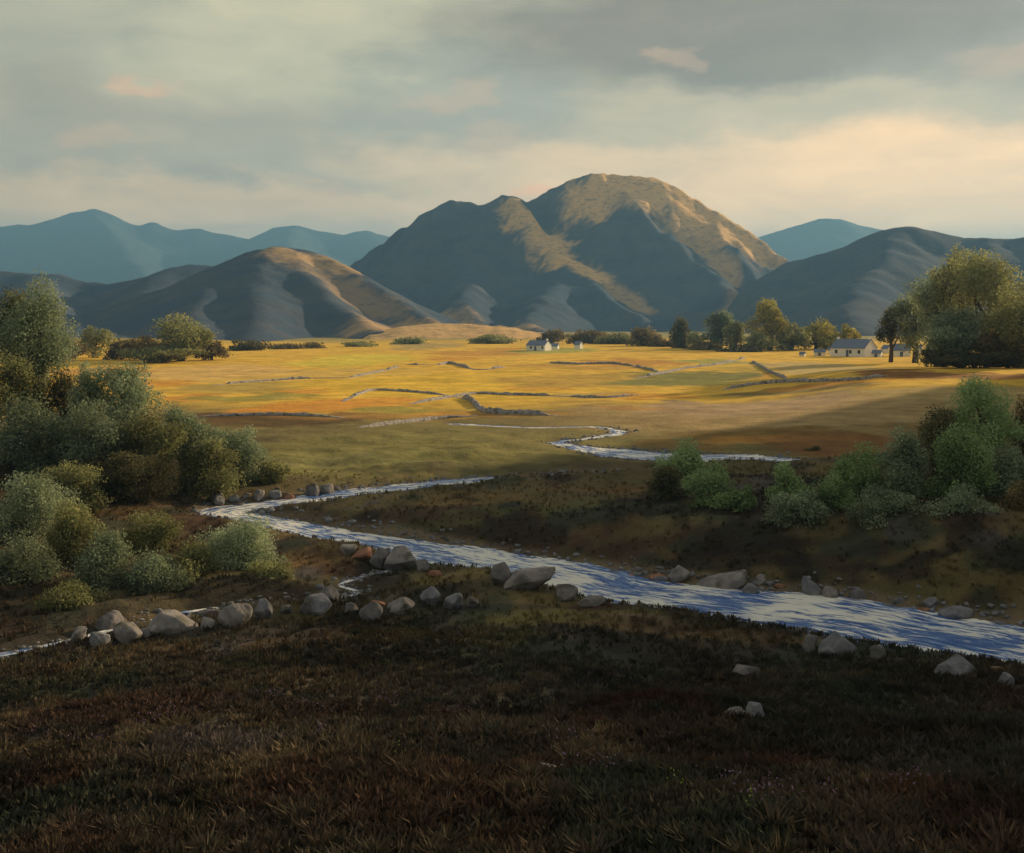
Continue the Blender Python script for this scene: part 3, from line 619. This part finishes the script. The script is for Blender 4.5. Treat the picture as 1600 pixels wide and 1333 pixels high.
# ------------------------------------------------------------------ trees and bushes
PAL = {  # colours of leaf clumps from deep to light
 'sage': [(.085, .10, .065), (.17, .205, .125), (.30, .36, .23), (.42, .49, .32)],
 'fresh': [(.07, .095, .05), (.16, .23, .10), (.28, .40, .17), (.40, .52, .25)],
 'olive': [(.09, .09, .04), (.18, .185, .08), (.32, .33, .15), (.45, .46, .22)],
 'gold': [(.17, .145, .04), (.31, .28, .07), (.46, .42, .10), (.56, .51, .16)],
 'brown': [(.09, .07, .035), (.17, .13, .065), (.26, .21, .10), (.33, .28, .15)],
 'dark': [(.05, .046, .028), (.085, .08, .042), (.14, .13, .065), (.21, .2, .1)]}
def leaves(puffs, n, size, pal, r, gfun, dens=1.0):
    """leaf quads spread through a set of puffs (x, y, z, rx, ry, rz, tone)"""
    P = np.array(puffs); vol = (P[:, 3] * P[:, 4] * P[:, 5]) ** .67; k = r.choice(len(P), n, p=vol / vol.sum())
    d = r.normal(size=(n, 3)); d /= np.linalg.norm(d, axis=1)[:, None]
    rad = r.random(n) ** .38 * (1 + .10 * r.normal(size=n)); rad = np.minimum(rad, 1.22)
    lump = 1 + .16 * np.sin(d[:, 0] * 5 + k * 1.7) * np.cos(d[:, 2] * 4 + k) ; c = P[k, :3] + d * P[k, 3:6] * (rad * lump)[:, None]
    ok = c[:, 2] > gfun(c[:, 0], c[:, 1]) + .03; c, d, k = c[ok], d[ok], k[ok]; n = len(c)
    nr = d * .75 + r.normal(size=(n, 3)) * .55 + np.array([0, 0, .25]); nr /= np.linalg.norm(nr, axis=1)[:, None]
    t1 = np.cross(nr, r.normal(size=(n, 3))); t1 /= np.linalg.norm(t1, axis=1)[:, None]; t2 = np.cross(nr, t1)
    s = size * r.uniform(.6, 1.35, n)[:, None]
    q = np.stack([c - t1 * s, c - t2 * s * .5 + nr * s * .12, c + t1 * s, c + t2 * s * .5 + nr * s * .12], 1).reshape(-1, 3)
    f = np.arange(n * 4).reshape(n, 4)
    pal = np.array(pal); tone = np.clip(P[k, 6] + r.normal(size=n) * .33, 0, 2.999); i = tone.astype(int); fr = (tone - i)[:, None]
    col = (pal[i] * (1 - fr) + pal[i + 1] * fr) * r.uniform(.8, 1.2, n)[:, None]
    return q, f, np.repeat(col, 4, 0)
def tube(path, rad, n=7):
    path = np.array(path, dtype=float); V = []
    for i, p in enumerate(path):
        d = path[min(i + 1, len(path) - 1)] - path[max(i - 1, 0)]; d /= np.linalg.norm(d) + 1e-9
        a = np.cross(d, [.3, .8, .2]); a /= np.linalg.norm(a); b = np.cross(d, a)
        for k in range(n):
            t = 2 * math.pi * k / n; V.append(p + (a * math.cos(t) + b * math.sin(t)) * rad[i])
    Fc = [[i * n + k, i * n + (k + 1) % n, (i + 1) * n + (k + 1) % n, (i + 1) * n + k] for i in range(len(path) - 1) for k in range(n)]
    return np.array(V), np.array(Fc)
def tree(i, px, cy, rx, ry, Y, pal, label, kind='bush', group=None, light=1.2, npuff=None, leaf=None, n=None, bare=0.0):
    """px, cy, rx, ry: the crown's middle and half sizes as the photograph shows it, at distance Y"""
    r = np.random.default_rng(9000 + i * 13); m = Y / F; q = {GL: 1.36, GLL: 1.42, GR_: 1.42}.get(group, 1.1) if label[:4] != 'tiny' else 1; rx *= q; ry *= q
    X = (px - 800) * m; cz = CZ + (YH - cy) * m; RX, RZ = rx * m, ry * m; RY = RX * .85; g = gz(X, Y)
    lo = cz - RZ
    name = 'tree' if kind == 'tree' else 'bush'
    root = empty(name, (X, Y, g), label, kind, group)
    npuff = npuff or int(14 + 6 * r.random() + rx / 7)
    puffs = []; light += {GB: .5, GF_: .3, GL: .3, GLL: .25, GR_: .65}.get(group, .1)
    for k in range(npuff):
        d = r.normal(size=3); d /= np.linalg.norm(d); q = r.uniform(.38, .86)
        w = 1 - .28 * max(d[2], 0)
        c = np.array([d[0] * RX * q * w, d[1] * RY * q * w, (cz - g) + d[2] * RZ * q]); s = r.uniform(.22, .40)
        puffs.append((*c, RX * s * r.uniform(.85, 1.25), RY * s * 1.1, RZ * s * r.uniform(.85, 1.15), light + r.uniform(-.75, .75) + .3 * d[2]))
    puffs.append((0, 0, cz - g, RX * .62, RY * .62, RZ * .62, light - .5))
    low = lo - g
    if 'white sheds' not in label and 'smaller cottage' not in label and low > .15 * RZ and (kind == 'bush' or group == GB or group == GF_):                        # skirts down to the ground
        for k in range(5):
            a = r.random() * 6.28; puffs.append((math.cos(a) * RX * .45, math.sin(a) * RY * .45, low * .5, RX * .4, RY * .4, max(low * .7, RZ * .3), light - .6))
    leaf = leaf or max(.055, 3.0 * m * .72); area = (RX * RZ * 3.5 + RX * RY) / leaf ** 2
    n = n or int(np.clip(area * 3.4, 900, 16000))
    gf = lambda x, y: gfast(x + X, y + Y) - g
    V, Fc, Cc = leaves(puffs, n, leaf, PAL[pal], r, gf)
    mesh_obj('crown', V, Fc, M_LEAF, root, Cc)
    # trunk with limbs that reach into the puffs
    TV, TF, b = [], [], 0; tr = max(.05, (RX + RZ) * .045); top = np.array([r.normal() * .1 * RX, 0, max(cz - g + RZ * .15, .3)])
    parts = [([np.array([0, 0, -.3]), np.array([RX * .04, 0, top[2] * .35]), top * [.6, 1, .75], top], [tr * 1.35, tr, tr * .7, tr * .35])]
    for p in puffs[:7]:
        q0 = np.array([RX * .03, 0, top[2] * r.uniform(.2, .6)]); q1 = np.array(p[:3]); q1[2] = max(q1[2], q0[2] * .9); mid = (q0 + q1) / 2 + r.normal(size=3) * RX * .06 + [0, 0, -.05 * RZ]
        parts.append(([q0, mid, q1], [tr * .55, tr * .38, tr * .12]))
    for path, rad in parts:
        v, f = tube(path, rad); TV.append(v); TF.append(f + b); b += len(v)
    mesh_obj('trunk', np.concatenate(TV), np.concatenate(TF), M_BARK, root, smooth=True)
    return root
GL, GLL, GR_, GF_, GB = 'bushes on the left bank', 'low bushes by the little burn', 'bushes on the right bank', 'trees before the foot of the hills', 'trees around the white cottages'
TREES = [
 # left bank, from the top down
 (18, 505, 40, 62, 84, 'olive', 'dark narrow tree on the left border rising above all the others', 'tree', GL, .6),
 (60, 530, 50, 70, 82, 'sage', 'tall green tree at the far left with a light right side against the blue hill', 'tree', GL, 1.7),
 (20, 620, 45, 50, 76, 'olive', 'olive bush below the tall tree on the left border', 'bush', GL, .5),
 (100, 640, 50, 40, 78, 'dark', 'shadowy bush between the tall left tree and the rounded sage bush', 'bush', GL, 1.0),
 (140, 618, 30, 36, 75, 'sage', 'small light-topped bush left of the rounded sage bush', 'bush', GL, 1.6),
 (196, 622, 46, 52, 75, 'sage', 'rounded sage bush standing out against the golden field', 'bush', GL, 2.0),
 (60, 690, 70, 55, 70, 'sage', 'wide dusky sage bush on the left border in the middle of the thicket', 'bush', GL, .9),
 (150, 690, 60, 52, 70, 'sage', 'grey-green bush in the middle of the left thicket', 'bush', GL, 1.0),
 (235, 690, 45, 45, 71, 'olive', 'olive-green bush right of the grey-green one in the left thicket', 'bush', GL, 1.0),
 (287, 680, 42, 44, 74, 'sage', 'light green bush stepping down right of the rounded sage bush', 'bush', GL, 1.8),
 (330, 730, 42, 40, 72, 'olive', 'olive bush low in front of the light stepping-down bush', 'bush', GL, 1.0),
 (375, 715, 46, 42, 77, 'sage', 'last sage bush at the right end of the thicket above the stream bend', 'bush', GL, 1.3),
 (425, 745, 26, 22, 78, 'olive', 'smallest bush at the right foot of the thicket on the far bank', 'bush', GL, 1.1),
 (200, 745, 62, 36, 66, 'dark', 'dark low bush under the middle of the left thicket', 'bush', GL, 1.0),
 (110, 765, 50, 34, 63, 'olive', 'olive bush on the left bank just above the lower pale bush', 'bush', GL, 1.1),
 (45, 810, 58, 52, 56, 'sage', 'pale green bush at the left border level with the stream bend', 'bush', GLL, 1.6),
 (110, 850, 42, 48, 53, 'olive', 'olive bush right of the pale bush at the left border', 'bush', GLL, 1.5),
 (30, 900, 52, 52, 49, 'sage', 'dusky sage bush on the left border above the white thread of the burn', 'bush', GLL, .8),
 (165, 895, 44, 44, 49, 'sage', 'sage bush above the round pale boulder of the burn', 'bush', GLL, 1.1),
 (110, 945, 44, 38, 45.5, 'olive', 'small grassy bush right above the upright stone of the burn', 'bush', GLL, 1.0),
 (235, 850, 42, 38, 55, 'olive', 'yellow-green low bush at the middle of the left bank', 'bush', GLL, 1.1),
 (240, 915, 42, 36, 48, 'sage', 'dusky bush behind the long flat-topped boulder', 'bush', GLL, .9),
 (305, 900, 40, 42, 50, 'olive', 'deep green bush between the dusky bush and the tall pale green one', 'bush', GLL, 1.0),
 (375, 868, 54, 54, 52, 'sage', 'tall pale green bush at the right end of the low bushes, behind the squarish boulder', 'bush', GLL, 2.2),
 (425, 908, 34, 28, 49.5, 'olive', 'low olive bush at the lower right of the tall pale green one', 'bush', GLL, 1.7),
 # right bank
 (1078, 738, 40, 36, 66, 'fresh', 'bright green pointed bush left of the right bank group', 'bush', GR_, 1.9),
 (1110, 775, 40, 28, 60, 'fresh', 'darker low bush at the foot of the bright pointed one', 'bush', GR_, .9),
 (1040, 760, 28, 24, 63, 'dark', 'dim low bush at the left foot of the bright pointed one', 'bush', GR_, 1.2),
 (1160, 782, 22, 18, 58, 'fresh', 'smallest deep green bush on the right bank', 'bush', GR_, .7),
 (1228, 762, 28, 28, 60, 'fresh', 'small light green bush at the start of the right bank group', 'bush', GR_, 1.7),
 (1250, 800, 40, 28, 55, 'sage', 'dim bush below the small light green one on the right bank', 'bush', GR_, .9),
 (1340, 755, 44, 46, 60, 'fresh', 'green bush with light top left of the pointed dark-sided bush', 'bush', GR_, 1.4),
 (1300, 780, 36, 36, 57, 'fresh', 'deep green bush low on the left of the light-topped bush', 'bush', GR_, .7),
 (1412, 740, 38, 54, 59, 'sage', 'upright pointed bush with dark side on the right bank', 'bush', GR_, 1.3),
 (1385, 800, 44, 30, 54, 'sage', 'low bush in front of the upright pointed bush', 'bush', GR_, .8),
 (1468, 690, 42, 50, 62, 'dark', 'dark-leaved tree left of the tallest green tree on the right bank', 'tree', GR_, 1.8),
 (1535, 665, 50, 52, 61, 'fresh', 'tallest light green tree on the right bank', 'tree', GR_, 2.1),
 (1500, 740, 46, 54, 57, 'fresh', 'deep green bush under the tallest tree', 'bush', GR_, .9),
 (1565, 745, 38, 46, 58, 'sage', 'sage bush below right of the tallest tree', 'bush', GR_, 1.3),
 (1500, 800, 44, 28, 53, 'sage', 'low sparse bush with a light streak under the right group', 'bush', GR_, 1.2),
 (1600, 700, 32, 62, 62, 'brown', 'brownish bush cut by the right border', 'bush', GR_, 1.1),
 (1592, 800, 30, 36, 53, 'brown', 'low brown bush at the right border above the slope', 'bush', GR_, .7),
 # far left line
 (147, 530, 26, 26, 300, 'olive', 'small round tree alone at the far left foot of the hill', 'tree', GF_, 1.7),
 (283, 527, 54, 36, 280, 'olive', 'broad rounded tree before the dark left hill', 'tree', GF_, 1.6),
 (225, 540, 42, 24, 285, 'brown', 'brown bush left of the broad rounded tree', 'bush', GF_, 1.2),
 (105, 548, 36, 18, 290, 'brown', 'low brown bush left of the small round tree', 'bush', GF_, 1.2),
 (190, 548, 30, 18, 290, 'brown', 'low brown bush right of the small round tree', 'bush', GF_, .9),
 (330, 548, 26, 16, 285, 'brown', 'low brown bush at the right side of the broad rounded tree', 'bush', GF_, 1.3),
 (385, 545, 36, 14, 380, 'dark', 'dark scrub left of the middle under the left hill', 'bush', GF_, 1.5),
 (440, 546, 40, 11, 400, 'brown', 'thin brown scrub running right under the left hill', 'bush', GF_, 1.3),
 (860, 526, 26, 12, 480, 'brown', 'reddish brown bush behind the small far cottage', 'bush', GF_, 1.2),
 (925, 528, 40, 14, 470, 'brown', 'long brown thicket right of the small far cottage', 'bush', GF_, 1.3),
 (1003, 530, 28, 24, 430, 'brown', 'round brown tree at the left of the far tree line', 'tree', GF_, 1.6),
 (1035, 540, 24, 16, 420, 'brown', 'dull bush between the round brown tree and the first dark tree', 'bush', GF_, 1.1),
 (1067, 522, 22, 30, 400, 'dark', 'first dark upright tree of the far line with light right side', 'tree', GF_, 1.5),
 (1084, 533, 15, 18, 396, 'olive', 'small light bush against the first dark tree', 'bush', GF_, 1.9),
 (1125, 517, 30, 32, 395, 'sage', 'dark green double-crowned tree second in the far line', 'tree', GF_, .9),
 (1150, 522, 18, 22, 390, 'olive', 'olive tree squeezed before the tall yellow-green tree', 'tree', GF_, 1.3),
 (1203, 508, 36, 36, 385, 'gold', 'tall yellow-green tree, brightest of the far line', 'tree', GF_, 1.2),
 (1188, 534, 26, 16, 375, 'olive', 'light olive bush at the foot of the tall yellow-green tree', 'bush', GF_, 2.0),
 (1235, 528, 30, 24, 385, 'olive', 'green tree right of the tall yellow-green tree', 'tree', GF_, 1.5),
 (1275, 524, 34, 24, 400, 'gold', 'sunny yellow bush left above the white cottage', 'bush', GF_, 1.4),
 (1325, 526, 22, 18, 400, 'gold', 'yellow-green bush right behind the slate roof', 'bush', GF_, 1.3),
 (1165, 549, 42, 10, 365, 'dark', 'dark hedge-like bush under the far tree line', 'bush', GF_, .9),
 # right big group
 (560, 541, 40, 8, 430, 'olive', 'faint olive scrub strip at the edge of the field under the left hill', 'bush', GF_, 1.6),
 (640, 536, 36, 8, 470, 'olive', 'thin olive scrub left of the far middle cottage at the mountain foot', 'bush', GF_, 1.8),
 (770, 533, 40, 9, 480, 'olive', 'low green scrub just left of the far middle cottage', 'bush', GF_, 1.7),
 (60, 560, 50, 16, 280, 'brown', 'brown bush line at the far left border under the dark ridge', 'bush', GF_, 1.2),
 (480, 546, 36, 10, 410, 'brown', 'low reddish scrub at the right end of the scrub line under the left hill', 'bush', GF_, 1.5),
 (255, 552, 60, 12, 270, 'olive', 'long low hedge in front of the broad rounded tree', 'bush', GF_, 1.1),
 (965, 534, 34, 14, 455, 'olive', 'olive thicket between the tiny white hut and the round brown tree', 'bush', GF_, 1.1),
 (1100, 545, 30, 12, 380, 'brown', 'brown bush at the foot of the first two dark trees', 'bush', GF_, 1.3),
 (1300, 536, 30, 14, 396, 'gold', 'low sunny bush just above the long white cottage', 'bush', GF_, 1.3),
 (1500, 440, 46, 50, 226, 'olive', 'tree behind between the rising middle tree and the largest olive one', 'tree', GB, 1.5),
 (1560, 535, 46, 36, 202, 'brown', 'brownish lower tree in the right of the big grove', 'tree', GB, 1.3),
 (1392, 508, 26, 32, 276, 'dark', 'dark tree at the left end of the big grove above the white sheds', 'tree', GB, .9),
 (1430, 500, 40, 40, 272, 'sage', 'grey-green tree over the smaller cottage', 'tree', GB, 1.3),
 (1465, 470, 46, 52, 232, 'sage', 'rising middle tree of the big grove', 'tree', GB, 1.4),
 (1545, 455, 66, 70, 215, 'olive', 'largest light olive tree of the big grove on the right', 'tree', GB, 1.9),
 (1500, 520, 54, 48, 205, 'sage', 'lower front tree of the big grove with a leaning trunk', 'tree', GB, 1.3),
 (1590, 510, 46, 60, 200, 'olive', 'tree cut by the right border in the big grove', 'tree', GB, 1.4),
 (1474, 552, 34, 20, 218, 'dark', 'dark undergrowth bush below the grey-green tree', 'bush', GB, .5),
 (1500, 562, 60, 15, 198, 'dark', 'long dark bush along the foot of the big grove', 'bush', GB, .4),
 (1575, 560, 40, 16, 196, 'dark', 'dark bush at the foot of the grove by the right border', 'bush', GB, .6),
 (1270, 706, 16, 10, 100, 'dark', 'tiny dark bush by the end of the far bright water', 'bush', GR_, 1.4)]
for i, tr_ in enumerate(TREES): tree(i, *tr_)

# ------------------------------------------------------------------ cottages
def box(x0, x1, y0, y1, z0, z1):
    V = np.array([(x, y, z) for z in (z0, z1) for y in (y0, y1) for x in (x0, x1)])
    return V, np.array([[0, 2, 3, 1], [4, 5, 7, 6], [0, 1, 5, 4], [2, 6, 7, 3], [0, 4, 6, 2], [1, 3, 7, 5]])
def cottage(px, py, L, D, H, rise, rz, label, cat='cottage', chim=1, wins=2, door=True, scale=1.0):
    x, y = hit(px, py); g = gz(x, y)
    root = empty('cottage' if cat == 'cottage' else 'shed', (x, y, g - .05), label, cat, 'white buildings of the valley', rz)
    l, d = L / 2, D / 2
    V = np.array([(-l, -d, -.4), (l, -d, -.4), (l, d, -.4), (-l, d, -.4), (-l, -d, H), (l, -d, H), (l, d, H), (-l, d, H), (-l, 0, H + rise), (l, 0, H + rise)], dtype=float)
    me = bpy.data.meshes.new('wall'); me.from_pydata(V.tolist(), [], [(0, 1, 5, 4), (2, 3, 7, 6), (1, 2, 6, 9, 5), (3, 0, 4, 8, 7), (3, 2, 1, 0)]); me.materials.append(M_WHITE)
    w = bpy.data.objects.new('wall', me); COL.objects.link(w); w.parent = root
    t = .14; e = .22; k = rise / d; zt = H + rise; ze = H - e * k
    q = [(-d - e, ze), (0, zt), (d + e, ze), (d + e, ze + t), (0, zt + t * 1.2), (-d - e, ze + t)]
    RV = np.array([(sx * (l + .12), a, b + .02) for sx in (-1, 1) for a, b in q])
    me = bpy.data.meshes.new('roof'); me.from_pydata(RV.tolist(), [], [(0, 1, 7, 6), (1, 2, 8, 7), (2, 3, 9, 8), (3, 4, 10, 9), (4, 5, 11, 10), (5, 0, 6, 11), (0, 5, 4, 1), (1, 4, 3, 2), (6, 7, 10, 11), (7, 8, 9, 10)]); me.materials.append(M_SLATE)
    ro = bpy.data.objects.new('roof', me); COL.objects.link(ro); ro.parent = root
    for c in range(chim):
        cx = (l - .45) * (1 if c == 0 else -1); v, f = box(cx - .32, cx + .32, -.28, .28, H + rise - .4, H + rise + .75)
        mesh_obj('chimney', v, f, M_WHITE, ro)
    for c in range(wins):
        cx = -l + (c + .5) * L / wins
        if door and wins > 1 and c == wins // 2: cx += .9
        v, f = box(cx - .4, cx + .4, -d - .03, -d + .05, H * .38, H * .78); mesh_obj('window', v, f, M_GLASSY, root)
    if door:
        v, f = box(-.42 - .1, .42 - .1, -d - .035, -d + .05, 0, H * .8); mesh_obj('door', v, f, M_DOOR, root)
    return root
cottage(1334, 557, 11.0, 7.4, 2.6, 2.5, R(-46), 'long white cottage with blue slate roof and bright gable left of the dark tree', chim=2, wins=3)
cottage(1409, 557, 5.0, 4.2, 1.9, 1.8, R(-20), 'smaller white cottage at the edge of the grove right of the long one', chim=1, wins=1, door=True)
cottage(1371, 558, 2.6, 2.4, 1.2, .8, R(-35), 'small white lean-to just right of the bright gable', 'shed', 0, 0, True)
cottage(1386, 552, 2.6, 2.4, 1.6, 1.0, R(-60), 'tiny whitewashed shed between the two right-hand cottages', 'shed', 0, 0, False)
cottage(1435, 551, 2.4, 2.2, 1.6, .9, R(-35), 'little white shed at the foot of the grove right of the smaller cottage', 'shed', 0, 0, False)
cottage(1281, 556, 3.4, 2.4, 1.2, .7, R(-15), 'low white outbuilding left of the long cottage', 'shed', 0, 0, True)
cottage(1297, 554, 1.1, 1.8, 1.5, .7, R(-30), 'narrow white hut between outbuilding and long cottage', 'shed', 0, 0, False)
cottage(1254, 557, 1.5, 1.4, .8, .5, R(-30), 'smallest pale hut at the left end of the white buildings', 'shed', 0, 0, False)
cottage(842, 548, 7.4, 4.6, 1.9, 1.5, R(-32), 'far white cottage with blue roof alone in the middle of the fields', chim=1, wins=2)
cottage(866, 546, 3.0, 2.6, 1.2, .9, R(-15), 'low pale barn touching the far middle cottage', 'shed', 0, 0, False)
cottage(904, 545, 2.4, 2.2, 1.6, 1.0, R(-35), 'tiny white hut alone right of the far middle cottage', 'shed', 0, 0, False)

# ------------------------------------------------------------------ heather, grass
def sprigs(n, xr, yr, dens, hmin, hmax, width, seed, blades, colors, spread=.5, clear=.25, umax=.56, gmix=.5):
    r = np.random.default_rng(seed)
    y = yr[0] * (yr[1] / yr[0]) ** r.random(n); x = (r.random(n) * 2 - 1) * (umax * y + 1.5)
    wv = .8 * fbm(x / 2.2, y / 2.2, 3, 19); keep = dist_line(x, y, RIVER) + wv > clear; keep &= dist_line(x, y, BURN) + wv > .9
    if dens is not None: keep &= r.random(n) < dens(x, y)
    x, y = x[keep], y[keep]; g = gfast(x, y); n = len(x)
    pal = np.array(colors); tone = np.clip((fbm(x / 2.4, y / 3.4, 4, seed + 2) * 1.2 + .5) * (len(pal) - 1) + r.normal(size=n) * .5, 0, len(pal) - 1.001); i = tone.astype(int); f = (tone - i)[:, None]
    cc = (pal[i] * (1 - f) + pal[i + 1] * f); cc = lerp(cc, ground_color(x, y, g) * 1.12, gmix) * r.uniform(.75, 1.25, n)[:, None]
    H = r.uniform(hmin, hmax, n)
    B = blades; X = np.repeat(x, B); Yy = np.repeat(y, B); G = np.repeat(g, B); Hh = np.repeat(H, B) * r.uniform(.5, 1.1, n * B); c = np.repeat(cc, B, 0) * r.uniform(.75, 1.3, n * B)[:, None]
    a = r.random(n * B) * 6.283; l = r.random(n * B) * spread; rr = r.random(n * B) * np.repeat(H, B) * .45
    bx, by = X + np.cos(a) * rr, Yy + np.sin(a) * rr; tx, ty = bx + np.cos(a) * l * Hh, by + np.sin(a) * l * Hh
    b2 = r.random(n * B) * 6.283; wx, wy = np.cos(b2) * width * Hh, np.sin(b2) * width * Hh
    mx, my, mz = (bx * .6 + tx * .4), (by * .6 + ty * .4), G + Hh * .6
    V = np.stack([np.stack([bx - wx * .5, by - wy * .5, G - .03], 1), np.stack([mx + wx, my + wy, mz], 1), np.stack([tx, ty, G + Hh], 1), np.stack([mx - wx, my - wy, mz], 1)], 1).reshape(-1, 3)
    return V, np.repeat(c, 4, 0), (x, y, g, H)
def sprig_obj(name, label, cat, sets):
    V = np.concatenate([s[0] for s in sets]); c = np.concatenate([s[1] for s in sets])
    o = mesh_obj(name, V, np.arange(len(V)).reshape(-1, 4), M_HEATH, color=c); return tag(o, label, cat, kind='stuff')
HC = [(.030, .038, .030), (.038, .038, .028), (.055, .042, .032), (.05, .03, .027), (.07, .056, .04), (.12, .095, .062)]
GC = [(.05, .055, .022), (.09, .07, .03), (.10, .09, .035), (.15, .115, .05), (.12, .08, .035)]
s1 = sprigs(46000, None, (8, 42), lambda x, y: 1 - .85 * sstep(y + 3 * fbm(x / 5, y / 5, 3, 5), 31, 37), .06, .23, .15, 1, 12, HC, .9, clear=1.1, gmix=.75)
s5 = sprigs(900, None, (9, 40), lambda x, y: np.clip(.4 + 1.3 * fbm(x / 3.5, y / 4.5, 3, 277), 0, 1), .14, .30, .07, 8, 80, [(.03, .036, .026), (.05, .042, .032), (.085, .06, .05), (.07, .06, .04)], 1.5, clear=2, gmix=.35)
s6 = sprigs(260, None, (9, 44), lambda x, y: np.clip(.3 + 1.5 * fbm(x / 5, y / 6, 3, 377), 0, 1), .25, .48, .025, 9, 60, [(.07, .06, .035), (.11, .09, .055), (.14, .115, .075)], .9, clear=1.5, gmix=.4)
sprig_obj('heather', 'dark brown heather covering the near moor', 'heather', [s1, s5, s6])
s2 = sprigs(30000, None, (31, 84), lambda x, y: np.clip(.55 + .7 * fbm(x / 4, y / 4, 3, 77), 0, 1), .08, .26, .13, 2, 9, GC, .7, gmix=.8)
s3 = sprigs(9000, None, (9, 44), lambda x, y: np.clip(fbm(x / 3, y / 3, 3, 79) * 2, 0, 1), .12, .32, .05, 3, 9, [(.06, .05, .03), (.13, .10, .055), (.18, .14, .08)], .6)
sprig_obj('grass', 'rough brown and olive grass over the banks of the stream', 'grass', [s2, s3])
def flowers(name, label, spots, col, seed, n, sz):
    r = np.random.default_rng(seed); V = []; C = []
    for (px, py, rx, ry) in spots:
        x0, y0 = hit(px, py)
        for _ in range(n):
            x = x0 + r.normal() * rx / F * y0; y = y0 + r.normal() * ry / 1.0 * y0 * y0 / (F * CZ) * 1.0; z = gz(x, y) + r.uniform(.2, .42); s = sz * r.uniform(.6, 1.4)
            a = r.normal(size=3); a /= np.linalg.norm(a); b = np.cross(a, r.normal(size=3)); b /= np.linalg.norm(b); c = np.array([x, y, z])
            V += [c - a * s, c - b * s * .7, c + a * s, c + b * s * .7]; k = r.uniform(.7, 1.3); C += [tuple(q * k for q in col)] * 4
    V = np.array(V); o = mesh_obj(name, V, np.arange(len(V)).reshape(-1, 4), M_HEATH, color=np.array(C)); tag(o, label, 'flowers', kind='stuff')
flowers('purple_blossom', 'dull purple heather blossom scattered over the near moor',
        [(415, 1105, 20, 8), (485, 1120, 16, 8), (610, 1110, 14, 10), (210, 1150, 22, 6), (280, 1135, 24, 6), (720, 1128, 20, 5), (890, 1172, 30, 5), (930, 1218, 30, 6), (1160, 1250, 40, 10), (1275, 1262, 40, 10), (1400, 1245, 30, 10), (60, 1170, 20, 6), (140, 1175, 20, 5), (1190, 1275, 20, 6), (500, 1165, 10, 5)],
        (.17, .115, .20), 4, 34, .022)
flowers('yellow_blossom', 'tiny yellow-green blossom dots in the dark heather',
        [(832, 1113, 3, 2), (852, 1111, 3, 2), (864, 1114, 3, 2), (938, 1161, 4, 2), (620, 1194, 6, 3), (85, 1190, 8, 4), (112, 1197, 8, 4), (1052, 1247, 6, 3), (1072, 1260, 5, 3), (1170, 1288, 6, 3), (1580, 1125, 6, 4), (425, 1157, 4, 2)],
        (.22, .30, .06), 6, 9, .013)

# ------------------------------------------------------------------ air
def haze():
    t = NT('air'); v = t.n('ShaderNodeVolumePrincipled'); v.inputs['Density'].default_value = HAZE; v.inputs['Color'].default_value = (.24, .56, 1, 1); v.inputs['Anisotropy'].default_value = .2
    o = t.n('ShaderNodeOutputMaterial'); t.t.links.new(v.outputs[0], o.inputs[1])
    V, Fc = box(-6900, 6900, -6900, 6900, -62, 560)
    h = mesh_obj('haze', V, Fc, t.m); tag(h, 'thin blue air that fades the far mountains', 'haze', kind='stuff')
HAZE = 2.0e-4
haze()
